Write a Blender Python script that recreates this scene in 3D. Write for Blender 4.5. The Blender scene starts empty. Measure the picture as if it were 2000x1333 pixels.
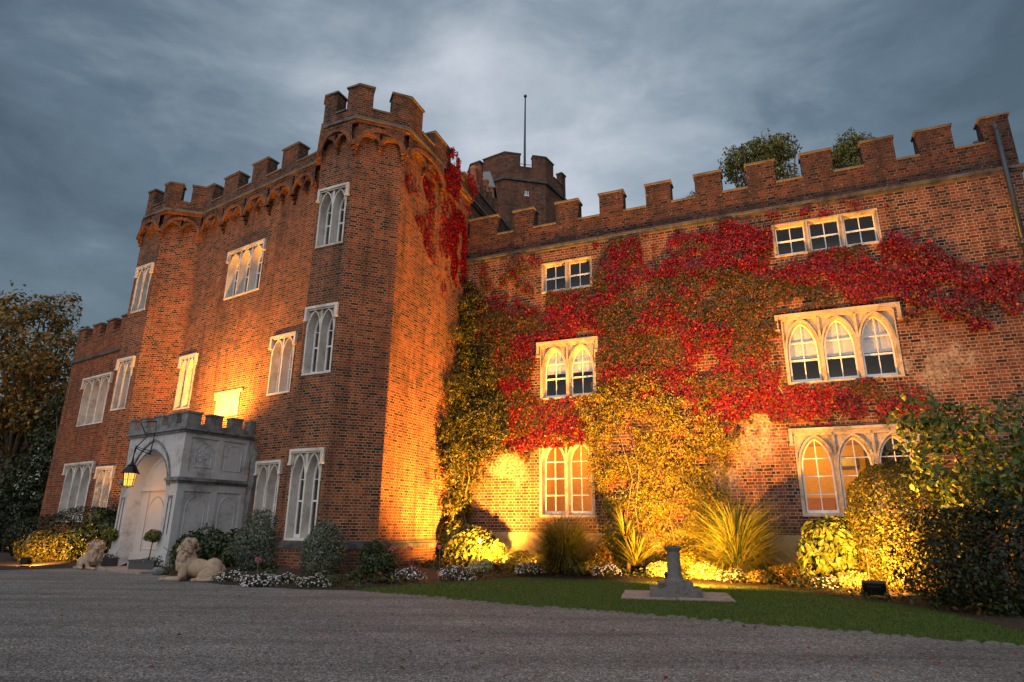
import bpy, bmesh, math, random
import numpy as np
from mathutils import Vector, Matrix, noise as mnoise
random.seed(7); RNG = np.random.default_rng(11)
S = bpy.context.scene; COL = S.collection
R = math.radians
# ------------------------------------------------------------------ camera
FPX, PITCH, ROLL, HC = 1230.0, R(16.63), R(0.53), 1.1
_f = np.array([0, math.cos(PITCH), math.sin(PITCH)]); _u = np.array([0, -math.sin(PITCH), math.cos(PITCH)]); _r = np.array([1., 0, 0])
_rt = _r*math.cos(ROLL)+_u*math.sin(ROLL); _up = -_r*math.sin(ROLL)+_u*math.cos(ROLL); CAM = np.array([0, 0, HC])
cam = bpy.data.cameras.new('camera'); co = bpy.data.objects.new('camera', cam); COL.objects.link(co)
cam.sensor_width = 36; cam.lens = 36*FPX/2000; cam.clip_end = 3000; cam.clip_start = .05
co.matrix_world = Matrix(((_rt[0], _up[0], -_f[0], 0), (_rt[1], _up[1], -_f[1], 0), (_rt[2], _up[2], -_f[2], HC), (0, 0, 0, 1)))
S.camera = co
S.view_settings.view_transform = 'Standard'; S.view_settings.look = 'None'; S.view_settings.exposure = 0; S.view_settings.gamma = 1
S.render.resolution_x, S.render.resolution_y = 1024, 682
S.cycles.max_bounces = 5; S.cycles.diffuse_bounces = 3; S.cycles.glossy_bounces = 2; S.cycles.transparent_max_bounces = 8
S.cycles.caustics_reflective = False; S.cycles.caustics_refractive = False
S.cycles.sample_clamp_indirect = 4
S.cycles.use_denoising = True
def ray(x, y): return _f+_rt*(x-1000)/FPX-_up*(y-666.5)/FPX
def onz(x, y, z=0.):
    d = ray(x, y); return CAM+d*((z-HC)/d[2])
def onpl(x, y, P, n):
    d = ray(x, y); P = np.array(P); n = np.array(n); return CAM+d*((P@n)/(d[:2]@n))
def atD(x, y, D):
    d = ray(x, y); return CAM+d*D/d[1]
# ------------------------------------------------------------------ world and sun
SKY_STR = 1.15
w = bpy.data.worlds.new("World"); S.world = w; w.use_nodes = True
nt = w.node_tree; nt.nodes.clear(); NN = nt.nodes.new; LK = nt.links.new
def node(tree, typ, **kw):
    n = tree.nodes.new(typ)
    for k, v in kw.items():
        if k.startswith('i_'): n.inputs[k[2:].replace('_', ' ')].default_value = v
        else: setattr(n, k, v)
    return n
tc = NN('ShaderNodeTexCoord')
def sky_blob(px, py, power):
    d = ray(px, py); d = d/np.linalg.norm(d)
    a = node(nt, 'ShaderNodeVectorMath', operation='DOT_PRODUCT'); LK(tc.outputs['Generated'], a.inputs[0]); a.inputs[1].default_value = d
    m = node(nt, 'ShaderNodeMath', operation='MAXIMUM'); LK(a.outputs['Value'], m.inputs[0]); m.inputs[1].default_value = 0
    p = node(nt, 'ShaderNodeMath', operation='POWER'); LK(m.outputs[0], p.inputs[0]); p.inputs[1].default_value = power
    return p.outputs[0]
mp = node(nt, 'ShaderNodeMapping'); LK(tc.outputs['Generated'], mp.inputs[0]); mp.inputs['Scale'].default_value = (1, 1, 2.2); mp.inputs['Rotation'].default_value = (0, R(24), R(10))
n1 = node(nt, 'ShaderNodeTexNoise', i_Scale=2.1, i_Detail=7.0, i_Roughness=.55, i_Distortion=.5); LK(mp.outputs[0], n1.inputs['Vector'])
n2 = node(nt, 'ShaderNodeTexNoise', i_Scale=5.5, i_Detail=6.0, i_Roughness=.6, i_Distortion=.35); LK(mp.outputs[0], n2.inputs['Vector'])
def M(op, a, b):
    m = node(nt, 'ShaderNodeMath', operation=op)
    for i, v in enumerate((a, b)):
        if isinstance(v, (int, float)): m.inputs[i].default_value = v
        else: LK(v, m.inputs[i])
    return m.outputs[0]
glow = M('ADD', M('MULTIPLY', sky_blob(1030, 260, 8.0), .76), M('MULTIPLY', sky_blob(895, 95, 1500), .12))
cl = M('ADD', M('MULTIPLY', M('SUBTRACT', n1.outputs['Fac'], .5), 1.05), M('MULTIPLY', M('SUBTRACT', n2.outputs['Fac'], .5), .62))
tt = M('ADD', M('ADD', glow, cl), .0)
rp = node(nt, 'ShaderNodeValToRGB'); LK(tt, rp.inputs[0])
e = rp.color_ramp.elements
e[0].position = 0.0; e[0].color = (.040, .062, .090, 1); e[1].position = 1.0; e[1].color = (.52, .545, .60, 1)
for p_, c_ in ((.25, (.086, .122, .165, 1)), (.5, (.20, .245, .295, 1)), (.75, (.36, .395, .45, 1))):
    q_ = e.new(p_); q_.color = c_
sk = node(nt, 'ShaderNodeTexSky', sky_type='NISHITA', sun_disc=False, sun_elevation=R(4), sun_rotation=R(200))
bgA = node(nt, 'ShaderNodeBackground', i_Strength=.05); LK(sk.outputs[0], bgA.inputs[0])
bgB = node(nt, 'ShaderNodeBackground', i_Strength=SKY_STR); LK(rp.outputs[0], bgB.inputs[0])
ad = NN('ShaderNodeAddShader'); LK(bgA.outputs[0], ad.inputs[0]); LK(bgB.outputs[0], ad.inputs[1])
wo = NN('ShaderNodeOutputWorld'); LK(ad.outputs[0], wo.inputs[0])
sun = bpy.data.lights.new('sun', 'SUN'); sun.energy = 2.1; sun.angle = R(110); sun.color = (.93, .96, 1.0)
so = bpy.data.objects.new('sun', sun); COL.objects.link(so); so.rotation_euler = (R(48), 0, R(-22))
AMBER = (1.0, .395, .045)
# ------------------------------------------------------------------ helpers: objects
def tag(o, label=None, cat=None, group=None, kind=None):
    if label: o['label'] = label
    if cat: o['category'] = cat
    if group: o['group'] = group
    if kind: o['kind'] = kind
    return o
def empty(name, loc=(0, 0, 0), rz=0., **kw):
    o = bpy.data.objects.new(name, None); COL.objects.link(o); o.location = loc; o.rotation_euler = (0, 0, rz); o.empty_display_size = .2
    return tag(o, **kw)
def link(name, me, parent=None, **kw):
    o = bpy.data.objects.new(name, me); COL.objects.link(o)
    if parent is not None: o.parent = parent
    return tag(o, **kw)
def unoff(o, parent):   # child built in world coordinates below a moved empty
    bpy.context.view_layer.update(); o.parent = parent; o.matrix_parent_inverse = parent.matrix_world.inverted(); return o
class MB:
    def __init__(s): s.v = []; s.f = []; s.uv = []; s.sm = []
    def poly(s, pts, uv=None, smooth=False):
        i = len(s.v); s.v += [tuple(map(float, p)) for p in pts]; s.f.append(list(range(i, i+len(pts))))
        s.uv += [tuple(map(float, q)) for q in uv] if uv is not None else [(p[0]+p[1], p[2]) for p in pts]; s.sm.append(smooth)
    def grid(s, rows, closed=False, smooth=True, caps=False):   # rows of points
        i = len(s.v); n = len(rows[0])
        for r_ in rows: s.v += [tuple(map(float, p)) for p in r_]
        for a in range(len(rows)-1):
            for b in range(n if closed else n-1):
                c = (b+1) % n; f = [i+a*n+b, i+a*n+c, i+(a+1)*n+c, i+(a+1)*n+b]
                s.f.append(f); s.uv += [(b/n, a*.1), ((b+1)/n, a*.1), ((b+1)/n, a*.1+.1), (b/n, a*.1+.1)]; s.sm.append(smooth)
        if caps:
            for base, rev in ((i, True), (i+(len(rows)-1)*n, False)):
                f = list(range(base, base+n)); f = f[::-1] if rev else f
                s.f.append(f); s.uv += [(0, 0)]*n; s.sm.append(False)
    def tube(s, pts, rad, n=8, caps=True):
        pts = [Vector(p) for p in pts]; rad = rad if isinstance(rad, (list, tuple)) else [rad]*len(pts)
        rows = []; t0 = None; a = None
        for k, p in enumerate(pts):
            t = (pts[min(k+1, len(pts)-1)]-pts[max(k-1, 0)]).normalized()
            if a is None: a = t.orthogonal().normalized()
            else: a = (a-t*a.dot(t)).normalized()
            b = t.cross(a); rows.append([p+(a*math.cos(q)+b*math.sin(q))*rad[k] for q in [2*math.pi*j/n for j in range(n)]])
        s.grid(rows, True, True, caps)
    def lathe(s, prof, cx, cy, n=20, smooth=True, z0=0.):
        rows = [[(cx+r_*math.cos(2*math.pi*j/n), cy+r_*math.sin(2*math.pi*j/n), z0+z) for j in range(n)] for r_, z in prof]
        s.grid(rows, True, smooth, True)
    def box(s, fr, u0, u1, w0, w1, z0, z1, skip=''):
        P = fr.P
        c = lambda a, b, d: P(u1 if a else u0, w1 if b else w0, z1 if d else z0)
        F = {'f': ([(0, 1, 0), (1, 1, 0), (1, 1, 1), (0, 1, 1)], lambda a, b, d: (a, d)), 'b': ([(1, 0, 0), (0, 0, 0), (0, 0, 1), (1, 0, 1)], lambda a, b, d: (a, d)),
             'l': ([(0, 0, 0), (0, 1, 0), (0, 1, 1), (0, 0, 1)], lambda a, b, d: (b, d)), 'r': ([(1, 1, 0), (1, 0, 0), (1, 0, 1), (1, 1, 1)], lambda a, b, d: (b, d)),
             't': ([(0, 1, 1), (1, 1, 1), (1, 0, 1), (0, 0, 1)], lambda a, b, d: (a, b)), 'o': ([(0, 0, 0), (1, 0, 0), (1, 1, 0), (0, 1, 0)], lambda a, b, d: (a, b))}
        for k, (cs, uvf) in F.items():
            if k in skip: continue
            s.poly([c(*q) for q in cs], [uvf((u1 if a else u0)+fr.uo, w1 if b else w0, z1 if d else z0) for a, b, d in cs])
    def build(s, name, mat, parent=None, **kw):
        me = bpy.data.meshes.new(name); me.from_pydata(s.v, [], s.f)
        uvl = me.uv_layers.new(name='UVMap'); uvl.data.foreach_set('uv', np.array(s.uv, dtype=np.float32).ravel())
        me.polygons.foreach_set('use_smooth', s.sm); me.materials.append(mat); me.validate(); me.update()
        return link(name, me, parent, **kw)
class Fr:   # a vertical wall plane: u along it, w outwards (towards the viewer), z up
    def __init__(s, P, Q, uo=None):
        s.o = np.array(P, float); d = np.array(Q, float)-s.o; s.L = np.linalg.norm(d); s.d = d/s.L; s.n = np.array([s.d[1], -s.d[0]]); s.uo = random.uniform(0, 5) if uo is None else uo
    def P(s, u, w, z):
        q = s.o+s.d*u+s.n*w; return (q[0], q[1], z)
    def px(s, x, y, w=0.):
        q = onpl(x, y, s.o+s.n*w, s.n); return float((q[:2]-s.o)@s.d), float(q[2])
def offs(pts, o):   # move a plan path outwards by o (mitred)
    pts = [np.array(p, float) for p in pts]; out = []
    for i in range(len(pts)):
        ns = []
        for a, b in ((i-1, i), (i, i+1)):
            if a >= 0 and b < len(pts):
                d = pts[b]-pts[a]; d = d/np.linalg.norm(d); ns.append(np.array([d[1], -d[0]]))
        b = ns[0] if len(ns) == 1 else (ns[0]+ns[1])/(1+ns[0]@ns[1])
        out.append(pts[i]+b*o)
    return out
def sub(path, s0, s1):
    path = [np.array(p, float) for p in path]; out = []; acc = 0
    def at(s):
        a = 0
        for i in range(len(path)-1):
            l = np.linalg.norm(path[i+1]-path[i])
            if s <= a+l+1e-9 or i == len(path)-2: return path[i]+(path[i+1]-path[i])*(s-a)/l
            a += l
    out.append(at(s0)); a = 0
    for i in range(len(path)-1):
        if s0+1e-6 < a < s1-1e-6: out.append(path[i])
        a += np.linalg.norm(path[i+1]-path[i])
    out.append(at(s1)); return out
def cum(path):
    c = [0.]
    for i in range(len(path)-1): c.append(c[-1]+float(np.linalg.norm(np.array(path[i+1])-np.array(path[i]))))
    return c
def band(mb, path, o0, o1, z0, z1, us=0., closed=False):   # solid following a plan path, from offset o0 (inner) to o1 (outer)
    A = offs(path, o0); B = offs(path, o1); n = len(path); c = cum(path)
    p3 = lambda q, z: (q[0], q[1], z)
    for i in range(n-1):
        u0, u1 = us+c[i], us+c[i+1]
        mb.poly([p3(B[i], z0), p3(B[i+1], z0), p3(B[i+1], z1), p3(B[i], z1)], [(u0, z0), (u1, z0), (u1, z1), (u0, z1)])
        mb.poly([p3(A[i+1], z0), p3(A[i], z0), p3(A[i], z1), p3(A[i+1], z1)], [(u1, z0), (u0, z0), (u0, z1), (u1, z1)])
        mb.poly([p3(B[i], z1), p3(B[i+1], z1), p3(A[i+1], z1), p3(A[i], z1)], [(u0, 0), (u1, 0), (u1, .3), (u0, .3)])
        mb.poly([p3(A[i], z0), p3(A[i+1], z0), p3(B[i+1], z0), p3(B[i], z0)], [(u0, 0), (u1, 0), (u1, .3), (u0, .3)])
    mb.poly([p3(A[0], z0), p3(B[0], z0), p3(B[0], z1), p3(A[0], z1)], [(0, z0), (o1-o0, z0), (o1-o0, z1), (0, z1)])
    mb.poly([p3(B[-1], z0), p3(A[-1], z0), p3(A[-1], z1), p3(B[-1], z1)], [(0, z0), (o1-o0, z0), (o1-o0, z1), (0, z1)])
# ------------------------------------------------------------------ materials
def mat_new(name):
    m = bpy.data.materials.new(name); m.use_nodes = True; t = m.node_tree; b = t.nodes['Principled BSDF']; return m, t, b
def ramp(t, fac, stops, interp='LINEAR'):
    r_ = t.nodes.new('ShaderNodeValToRGB'); t.links.new(fac, r_.inputs[0]); e = r_.color_ramp.elements; r_.color_ramp.interpolation = interp
    e[0].position, e[0].color = stops[0][0], (*stops[0][1], 1); e[1].position, e[1].color = stops[-1][0], (*stops[-1][1], 1)
    for p_, c_ in stops[1:-1]:
        q_ = e.new(p_); q_.color = (*c_, 1)
    return r_.outputs[0]
def mix(t, fac, a, b, blend='MIX'):
    m = t.nodes.new('ShaderNodeMix'); m.data_type = 'RGBA'; m.blend_type = blend
    for i, v in ((0, fac), (6, a), (7, b)):
        if isinstance(v, (int, float)): m.inputs[i].default_value = v
        elif isinstance(v, tuple): m.inputs[i].default_value = (*v, 1)
        else: t.links.new(v, m.inputs[i])
    return m.outputs[2]
def nz(t, scale, detail=4., rough=.55, coord='Object', vec=None):
    if vec is None:
        c = t.nodes.new('ShaderNodeTexCoord'); vec = c.outputs[coord]
    n = t.nodes.new('ShaderNodeTexNoise'); n.inputs['Scale'].default_value = scale; n.inputs['Detail'].default_value = detail; n.inputs['Roughness'].default_value = rough
    t.links.new(vec, n.inputs['Vector']); return n.outputs['Fac']
def bump(t, b, h, strength, dist):
    n = t.nodes.new('ShaderNodeBump'); n.inputs['Strength'].default_value = strength; n.inputs['Distance'].default_value = dist
    t.links.new(h, n.inputs['Height']); t.links.new(n.outputs[0], b.inputs['Normal'])
def m_brick(name, stops, mortar, row=.068, width=.215, stain=.5, lich=0., patch=None, spots=()):
    m, t, b = mat_new(name); c = t.nodes.new('ShaderNodeTexCoord')
    dn = t.nodes.new('ShaderNodeTexNoise'); dn.inputs['Scale'].default_value = 4.5; t.links.new(c.outputs['UV'], dn.inputs['Vector'])
    va = t.nodes.new('ShaderNodeVectorMath'); va.operation = 'MULTIPLY_ADD'; va.inputs[1].default_value = (.03, .016, 0)
    t.links.new(dn.outputs['Color'], va.inputs[0]); t.links.new(c.outputs['UV'], va.inputs[2])
    k = t.nodes.new('ShaderNodeTexBrick'); t.links.new(va.outputs[0], k.inputs['Vector'])
    k.inputs['Color1'].default_value = (0, 0, 0, 1); k.inputs['Color2'].default_value = (1, 1, 1, 1); k.inputs['Mortar'].default_value = (.5, .5, .5, 1)
    k.inputs['Scale'].default_value = 1; k.inputs['Mortar Size'].default_value = .0095; k.inputs['Mortar Smooth'].default_value = .15
    k.inputs['Brick Width'].default_value = width; k.inputs['Row Height'].default_value = row; k.inputs['Bias'].default_value = 0
    k.offset = .5; k.squash = .5; k.squash_frequency = 2
    big = nz(t, .8, 5, .6); sm = nz(t, 38, 3, .6)
    ma = t.nodes.new('ShaderNodeMath'); ma.operation = 'MULTIPLY_ADD'; t.links.new(big, ma.inputs[0]); ma.inputs[1].default_value = .55; ma.inputs[2].default_value = -.27
    mb_ = t.nodes.new('ShaderNodeMath'); mb_.operation = 'ADD'; t.links.new(k.outputs['Color'], mb_.inputs[0]); t.links.new(ma.outputs[0], mb_.inputs[1])
    colr = ramp(t, mb_.outputs[0], stops)
    colr = mix(t, .55, colr, ramp(t, sm, [(.25, (.45, .45, .45)), (.75, (1.5, 1.45, 1.4))]), 'MULTIPLY')
    mo = mix(t, nz(t, 3.2), mortar, tuple(x*.55 for x in mortar))
    colr = mix(t, k.outputs['Fac'], colr, mo)
    if patch:   # worn, lime-washed or re-pointed areas with an outline of their own
        sep = t.nodes.new('ShaderNodeSeparateXYZ'); t.links.new(c.outputs['UV'], sep.inputs[0]); acc = None
        for su, sz_, sr in spots:
            vd = t.nodes.new('ShaderNodeVectorMath'); vd.operation = 'DISTANCE'; vd.inputs[1].default_value = (su, sz_, 0); t.links.new(c.outputs['UV'], vd.inputs[0])
            mr = t.nodes.new('ShaderNodeMapRange'); mr.inputs[1].default_value = sr*1.25; mr.inputs[2].default_value = sr*.2; t.links.new(vd.outputs['Value'], mr.inputs[0])
            if acc is None: acc = mr.outputs[0]
            else:
                mx = t.nodes.new('ShaderNodeMath'); mx.operation = 'MAXIMUM'; t.links.new(acc, mx.inputs[0]); t.links.new(mr.outputs[0], mx.inputs[1]); acc = mx.outputs[0]
        pa = t.nodes.new('ShaderNodeMath'); pa.operation = 'MULTIPLY_ADD'; t.links.new(acc, pa.inputs[0]); pa.inputs[1].default_value = .30; t.links.new(nz(t, 1.1, 6, .7), pa.inputs[2])
        pf = ramp(t, pa.outputs[0], [(.62, (0, 0, 0)), (.78, (1, 1, 1))])
        pf2 = ramp(t, nz(t, 16, 4, .7), [(.38, (0, 0, 0)), (.6, (1, 1, 1))])
        pm = mix(t, 1., pf, pf2, 'MULTIPLY'); colr = mix(t, pm, colr, patch)
    if stain: colr = mix(t, ramp(t, nz(t, 1.7, 6, .7), [(.42, (0, 0, 0)), (.72, (stain,)*3)]), colr, (.035, .03, .028))
    cs = t.nodes.new('ShaderNodeMapping'); co_ = t.nodes.new('ShaderNodeTexCoord'); t.links.new(co_.outputs['Object'], cs.inputs[0]); cs.inputs['Scale'].default_value = (2.6, 2.6, .22)
    colr = mix(t, ramp(t, nz(t, 1., 5, .65, vec=cs.outputs[0]), [(.50, (0, 0, 0)), (.72, (.6,)*3)]), colr, (.022, .018, .017))
    if lich: colr = mix(t, ramp(t, nz(t, 14, 5, .7), [(.60, (0, 0, 0)), (.68, (lich,)*3)]), colr, (.36, .36, .33))
    t.links.new(colr, b.inputs['Base Color']); b.inputs['Roughness'].default_value = .92; b.inputs['Specular IOR Level'].default_value = .15
    h = t.nodes.new('ShaderNodeMath'); h.operation = 'MULTIPLY_ADD'; t.links.new(k.outputs['Fac'], h.inputs[0]); h.inputs[1].default_value = -1.; t.links.new(sm, h.inputs[2])
    bump(t, b, h.outputs[0], .8, .012); return m
def m_stone(name, a, bcol, scale=3., rough=.85, stain=None, sscale=1.5, fine=.35, bst=.35):
    m, t, b = mat_new(name)
    c = mix(t, ramp(t, nz(t, scale, 6, .65), [(.3, (0, 0, 0)), (.7, (1, 1, 1))]), a, bcol)
    f_ = nz(t, 45, 3, .7); c = mix(t, fine, c, ramp(t, f_, [(.3, (.5, .5, .5)), (.7, (1.35, 1.35, 1.35))]), 'MULTIPLY')
    if stain: c = mix(t, ramp(t, nz(t, sscale, 7, .72), [(.47, (0, 0, 0)), (.66, (.85,)*3)]), c, stain)
    t.links.new(c, b.inputs['Base Color']); b.inputs['Roughness'].default_value = rough; b.inputs['Specular IOR Level'].default_value = .25
    bump(t, b, f_, bst, .01); return m
def m_plain(name, c, rough=.5, metal=0., spec=.5):
    m, t, b = mat_new(name); f_ = nz(t, 12, 4, .6)
    cc = mix(t, .35, c, ramp(t, f_, [(.3, (.7, .7, .7)), (.7, (1.25, 1.25, 1.25))]), 'MULTIPLY'); t.links.new(cc, b.inputs['Base Color'])
    b.inputs['Roughness'].default_value = rough; b.inputs['Metallic'].default_value = metal; b.inputs['Specular IOR Level'].default_value = spec; return m
def m_leaf(name, rough=.45, trans=.25, spec=.35):
    m, t, b = mat_new(name); a = t.nodes.new('ShaderNodeAttribute'); a.attribute_name = 'Col'; a.attribute_type = 'GEOMETRY'
    t.links.new(a.outputs['Color'], b.inputs['Base Color']); b.inputs['Roughness'].default_value = rough; b.inputs['Specular IOR Level'].default_value = spec
    tr = t.nodes.new('ShaderNodeBsdfTranslucent'); t.links.new(a.outputs['Color'], tr.inputs[0]); ms = t.nodes.new('ShaderNodeMixShader'); ms.inputs[0].default_value = trans
    t.links.new(b.outputs[0], ms.inputs[1]); t.links.new(tr.outputs[0], ms.inputs[2]); t.links.new(ms.outputs[0], t.nodes['Material Output'].inputs[0]); return m
def m_glass(name, tint=(.8, .86, .9)):
    m, t, b = mat_new(name); t.nodes.remove(b)
    fr = t.nodes.new('ShaderNodeFresnel'); fr.inputs[0].default_value = 1.5
    ad_ = t.nodes.new('ShaderNodeMath'); ad_.operation = 'MULTIPLY_ADD'; t.links.new(fr.outputs[0], ad_.inputs[0]); ad_.inputs[1].default_value = .5; ad_.inputs[2].default_value = .005
    tr = t.nodes.new('ShaderNodeBsdfTransparent'); tr.inputs[0].default_value = (*tint, 1)
    gl = t.nodes.new('ShaderNodeBsdfGlossy'); gl.inputs['Roughness'].default_value = .02
    n = nz(t, 1.3, 2); bp = t.nodes.new('ShaderNodeBump'); bp.inputs['Strength'].default_value = .12; bp.inputs['Distance'].default_value = .05; t.links.new(n, bp.inputs['Height']); t.links.new(bp.outputs[0], gl.inputs['Normal'])
    ms = t.nodes.new('ShaderNodeMixShader'); t.links.new(ad_.outputs[0], ms.inputs[0]); t.links.new(tr.outputs[0], ms.inputs[1]); t.links.new(gl.outputs[0], ms.inputs[2])
    t.links.new(ms.outputs[0], t.nodes['Material Output'].inputs[0]); return m
def m_emit(name, c, s):
    m, t, b = mat_new(name); b.inputs['Base Color'].default_value = (*c, 1); b.inputs['Emission Color'].default_value = (*c, 1); b.inputs['Emission Strength'].default_value = s; return m
TUDOR = [(0., (.024, .013, .011)), (.10, (.060, .019, .010)), (.26, (.15, .034, .011)), (.60, (.26, .060, .016)), (.82, (.37, .095, .024)), (1., (.20, .055, .020))]
GEORG = [(0., (.024, .015, .015)), (.14, (.058, .021, .016)), (.34, (.135, .038, .022)), (.65, (.20, .056, .027)), (.85, (.27, .088, .042)), (1., (.14, .062, .042))]
M_TUD = m_brick('tudor_brick', [(p, tuple(x*.86 for x in c)) for p, c in TUDOR], (.37, .27, .19), .068, .215, .55)
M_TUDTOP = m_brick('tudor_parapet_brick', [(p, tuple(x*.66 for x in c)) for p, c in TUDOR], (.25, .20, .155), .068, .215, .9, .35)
M_GEO = m_brick('wing_brick', [(p, tuple(x*.88 for x in c)) for p, c in GEORG], (.38, .29, .215), .082, .225, .45, 0, (.46, .37, .28), [(8.35, 3.15, 1.15), (7.7, 2.4, .7), (1.6, 3.0, .9), (12.6, 4.9, .75)])
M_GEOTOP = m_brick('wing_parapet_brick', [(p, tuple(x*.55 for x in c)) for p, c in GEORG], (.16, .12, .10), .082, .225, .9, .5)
M_SIDE = m_brick('range_brick', [(p, tuple(x*.9 for x in c)) for p, c in TUDOR[2:]], (.30, .2, .14), .085, .22, .3)
M_VOUS = m_brick('arch_brick', [(0, (.16, .045, .018)), (.5, (.33, .10, .03)), (1, (.42, .15, .045))], (.2, .14, .1), .07, .11, .75)
M_COPE = m_stone('coping_stone', (.10, .09, .085), (.20, .175, .15), 6, .9, (.03, .03, .03), 3)
M_STR = m_stone('string_course_stone', (.045, .044, .046), (.13, .118, .108), 4, .9, (.02, .02, .023), 2.2)
M_WST = m_stone('window_stone', (.42, .335, .25), (.50, .42, .33), 2.2, .85, (.18, .13, .085), 2.5, .4)
M_REV = m_stone('gatehouse_window_stone', (.56, .51, .47), (.66, .61, .56), 2.2, .85, (.32, .28, .235), 2.0, .35)
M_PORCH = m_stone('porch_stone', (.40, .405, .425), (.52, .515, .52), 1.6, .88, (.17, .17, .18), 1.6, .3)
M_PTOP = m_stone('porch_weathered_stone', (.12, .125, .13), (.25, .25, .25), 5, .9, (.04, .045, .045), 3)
M_DOOR = m_stone('porch_door_paint', (.40, .385, .38), (.46, .44, .43), 1.2, .6, None, 1, .12, .1)
M_WHITE = m_plain('white_paint', (.72, .73, .75), .4)
M_GLASS = m_glass('window_glass', (.95, .96, .97))
M_BLIND = m_plain('blind_fabric', (.82, .78, .75), .8, 0, .1)
M_ROOM = m_plain('dark_room_plaster', (.22, .23, .25), .9, 0, .1)
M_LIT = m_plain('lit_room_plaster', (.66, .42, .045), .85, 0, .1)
M_WOOD = m_plain('dark_wood', (.13, .055, .025), .5)
M_PIC = m_plain('picture_paper', (.66, .62, .5), .7)
M_IRON = m_plain('black_iron', (.012, .012, .014), .45, .6)
M_PIPE = m_plain('pipe_paint', (.022, .035, .048), .45)
M_LAMPBK = m_plain('lamp_housing', (.012, .012, .012), .5)
M_TERRA = m_stone('terracotta', (.42, .13, .055), (.52, .19, .09), 6, .8, (.12, .05, .03), 4)
M_LEAD = m_plain('roof_lead', (.16, .17, .18), .6)
M_LION = m_stone('lion_stone', (.33, .24, .17), (.42, .32, .24), 5, .9, (.16, .11, .075), 5, .4, .5)
M_DIAL = m_stone('sundial_stone', (.105, .10, .095), (.21, .195, .18), 6, .92, (.04, .04, .038), 6, .6, .7)
M_PAVE = m_stone('paving_stone', (.25, .205, .175), (.36, .30, .26), 4, .9, (.11, .09, .075), 4, .55, .6)
M_EDGE = m_stone('edging_stone', (.10, .095, .085), (.20, .185, .165), 8, .95, (.05, .06, .03), 9, .5, .6)
M_TROUGH = m_stone('trough_stone', (.35, .33, .28), (.46, .42, .34), 6, .9, (.12, .12, .08), 5)
M_PLANTER = m_plain('lead_planter', (.045, .05, .055), .6)
M_BARK = m_stone('bark', (.07, .05, .035), (.13, .10, .07), 14, .95, None, 1, .5, .8)
M_STEM = m_stone('creeper_stem', (.22, .15, .09), (.32, .22, .13), 14, .9, None, 1, .5, .5)
M_LEAF = m_leaf('leaf'); M_GLOSSY = m_leaf('glossy_leaf', .42, .12, .3); M_PETAL = m_leaf('petal', .6, .3, .2); M_BLADE = m_leaf('grass_blade', .5, .3, .3)
def m_gravel():
    m, t, b = mat_new('gravel'); c = t.nodes.new('ShaderNodeTexCoord'); ob = c.outputs['Object']
    v = t.nodes.new('ShaderNodeTexVoronoi'); v.inputs['Scale'].default_value = 62; t.links.new(ob, v.inputs['Vector'])
    v2 = t.nodes.new('ShaderNodeTexVoronoi'); v2.inputs['Scale'].default_value = 26; t.links.new(ob, v2.inputs['Vector'])
    st = [(0, (.06, .058, .056)), (.3, (.19, .181, .173)), (.6, (.31, .297, .287)), (.85, (.49, .475, .46)), (1, (.80, .79, .78))]
    a = ramp(t, v.outputs['Color'], st); a2 = ramp(t, v2.outputs['Color'], st)
    k = ramp(t, nz(t, 9, 3, .6, vec=ob), [(.45, (0, 0, 0)), (.6, (.6, .6, .6))]); col = mix(t, k, a, a2)
    col = mix(t, .75, col, ramp(t, v.outputs['Distance'], [(.15, (1.1, 1.1, 1.1)), (.62, (.35, .35, .35))]), 'MULTIPLY')
    col = mix(t, .85, col, ramp(t, nz(t, 38, 3, .75, vec=ob), [(.30, (.58, .57, .57)), (.5, (1., 1., 1.)), (.68, (1.6, 1.59, 1.57))]), 'MULTIPLY')
    col = mix(t, .8, col, ramp(t, nz(t, .55, 5, .6, vec=ob), [(.3, (.72, .70, .68)), (.7, (1.12, 1.12, 1.12))]), 'MULTIPLY')
    gm = t.nodes.new('ShaderNodeMapping'); t.links.new(ob, gm.inputs[0]); gm.inputs['Rotation'].default_value = (0, 0, R(28)); gm.inputs['Scale'].default_value = (.16, 1.7, 1)
    col = mix(t, .9, col, ramp(t, nz(t, 1., 5, .7, vec=gm.outputs[0]), [(.32, (.62, .62, .63)), (.5, (1, 1, 1)), (.66, (1.28, 1.27, 1.25))]), 'MULTIPLY')
    t.links.new(col, b.inputs['Base Color']); b.inputs['Roughness'].default_value = .8; b.inputs['Specular IOR Level'].default_value = .25
    s_ = t.nodes.new('ShaderNodeMath'); s_.operation = 'ADD'; t.links.new(v.outputs['Distance'], s_.inputs[0]); t.links.new(v2.outputs['Distance'], s_.inputs[1])
    iv = t.nodes.new('ShaderNodeMath'); iv.operation = 'MULTIPLY'; iv.inputs[1].default_value = -1; t.links.new(s_.outputs[0], iv.inputs[0])
    bump(t, b, iv.outputs[0], 1., .02); return m
M_GRAVEL = m_gravel()
M_SOIL = m_stone('bed_soil', (.030, .020, .014), (.06, .04, .028), 18, .98, None, 1, .7, 1.)
M_TURF = m_stone('turf', (.045, .08, .013), (.07, .11, .02), 8, .95, None, 1, .6, .8)
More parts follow.
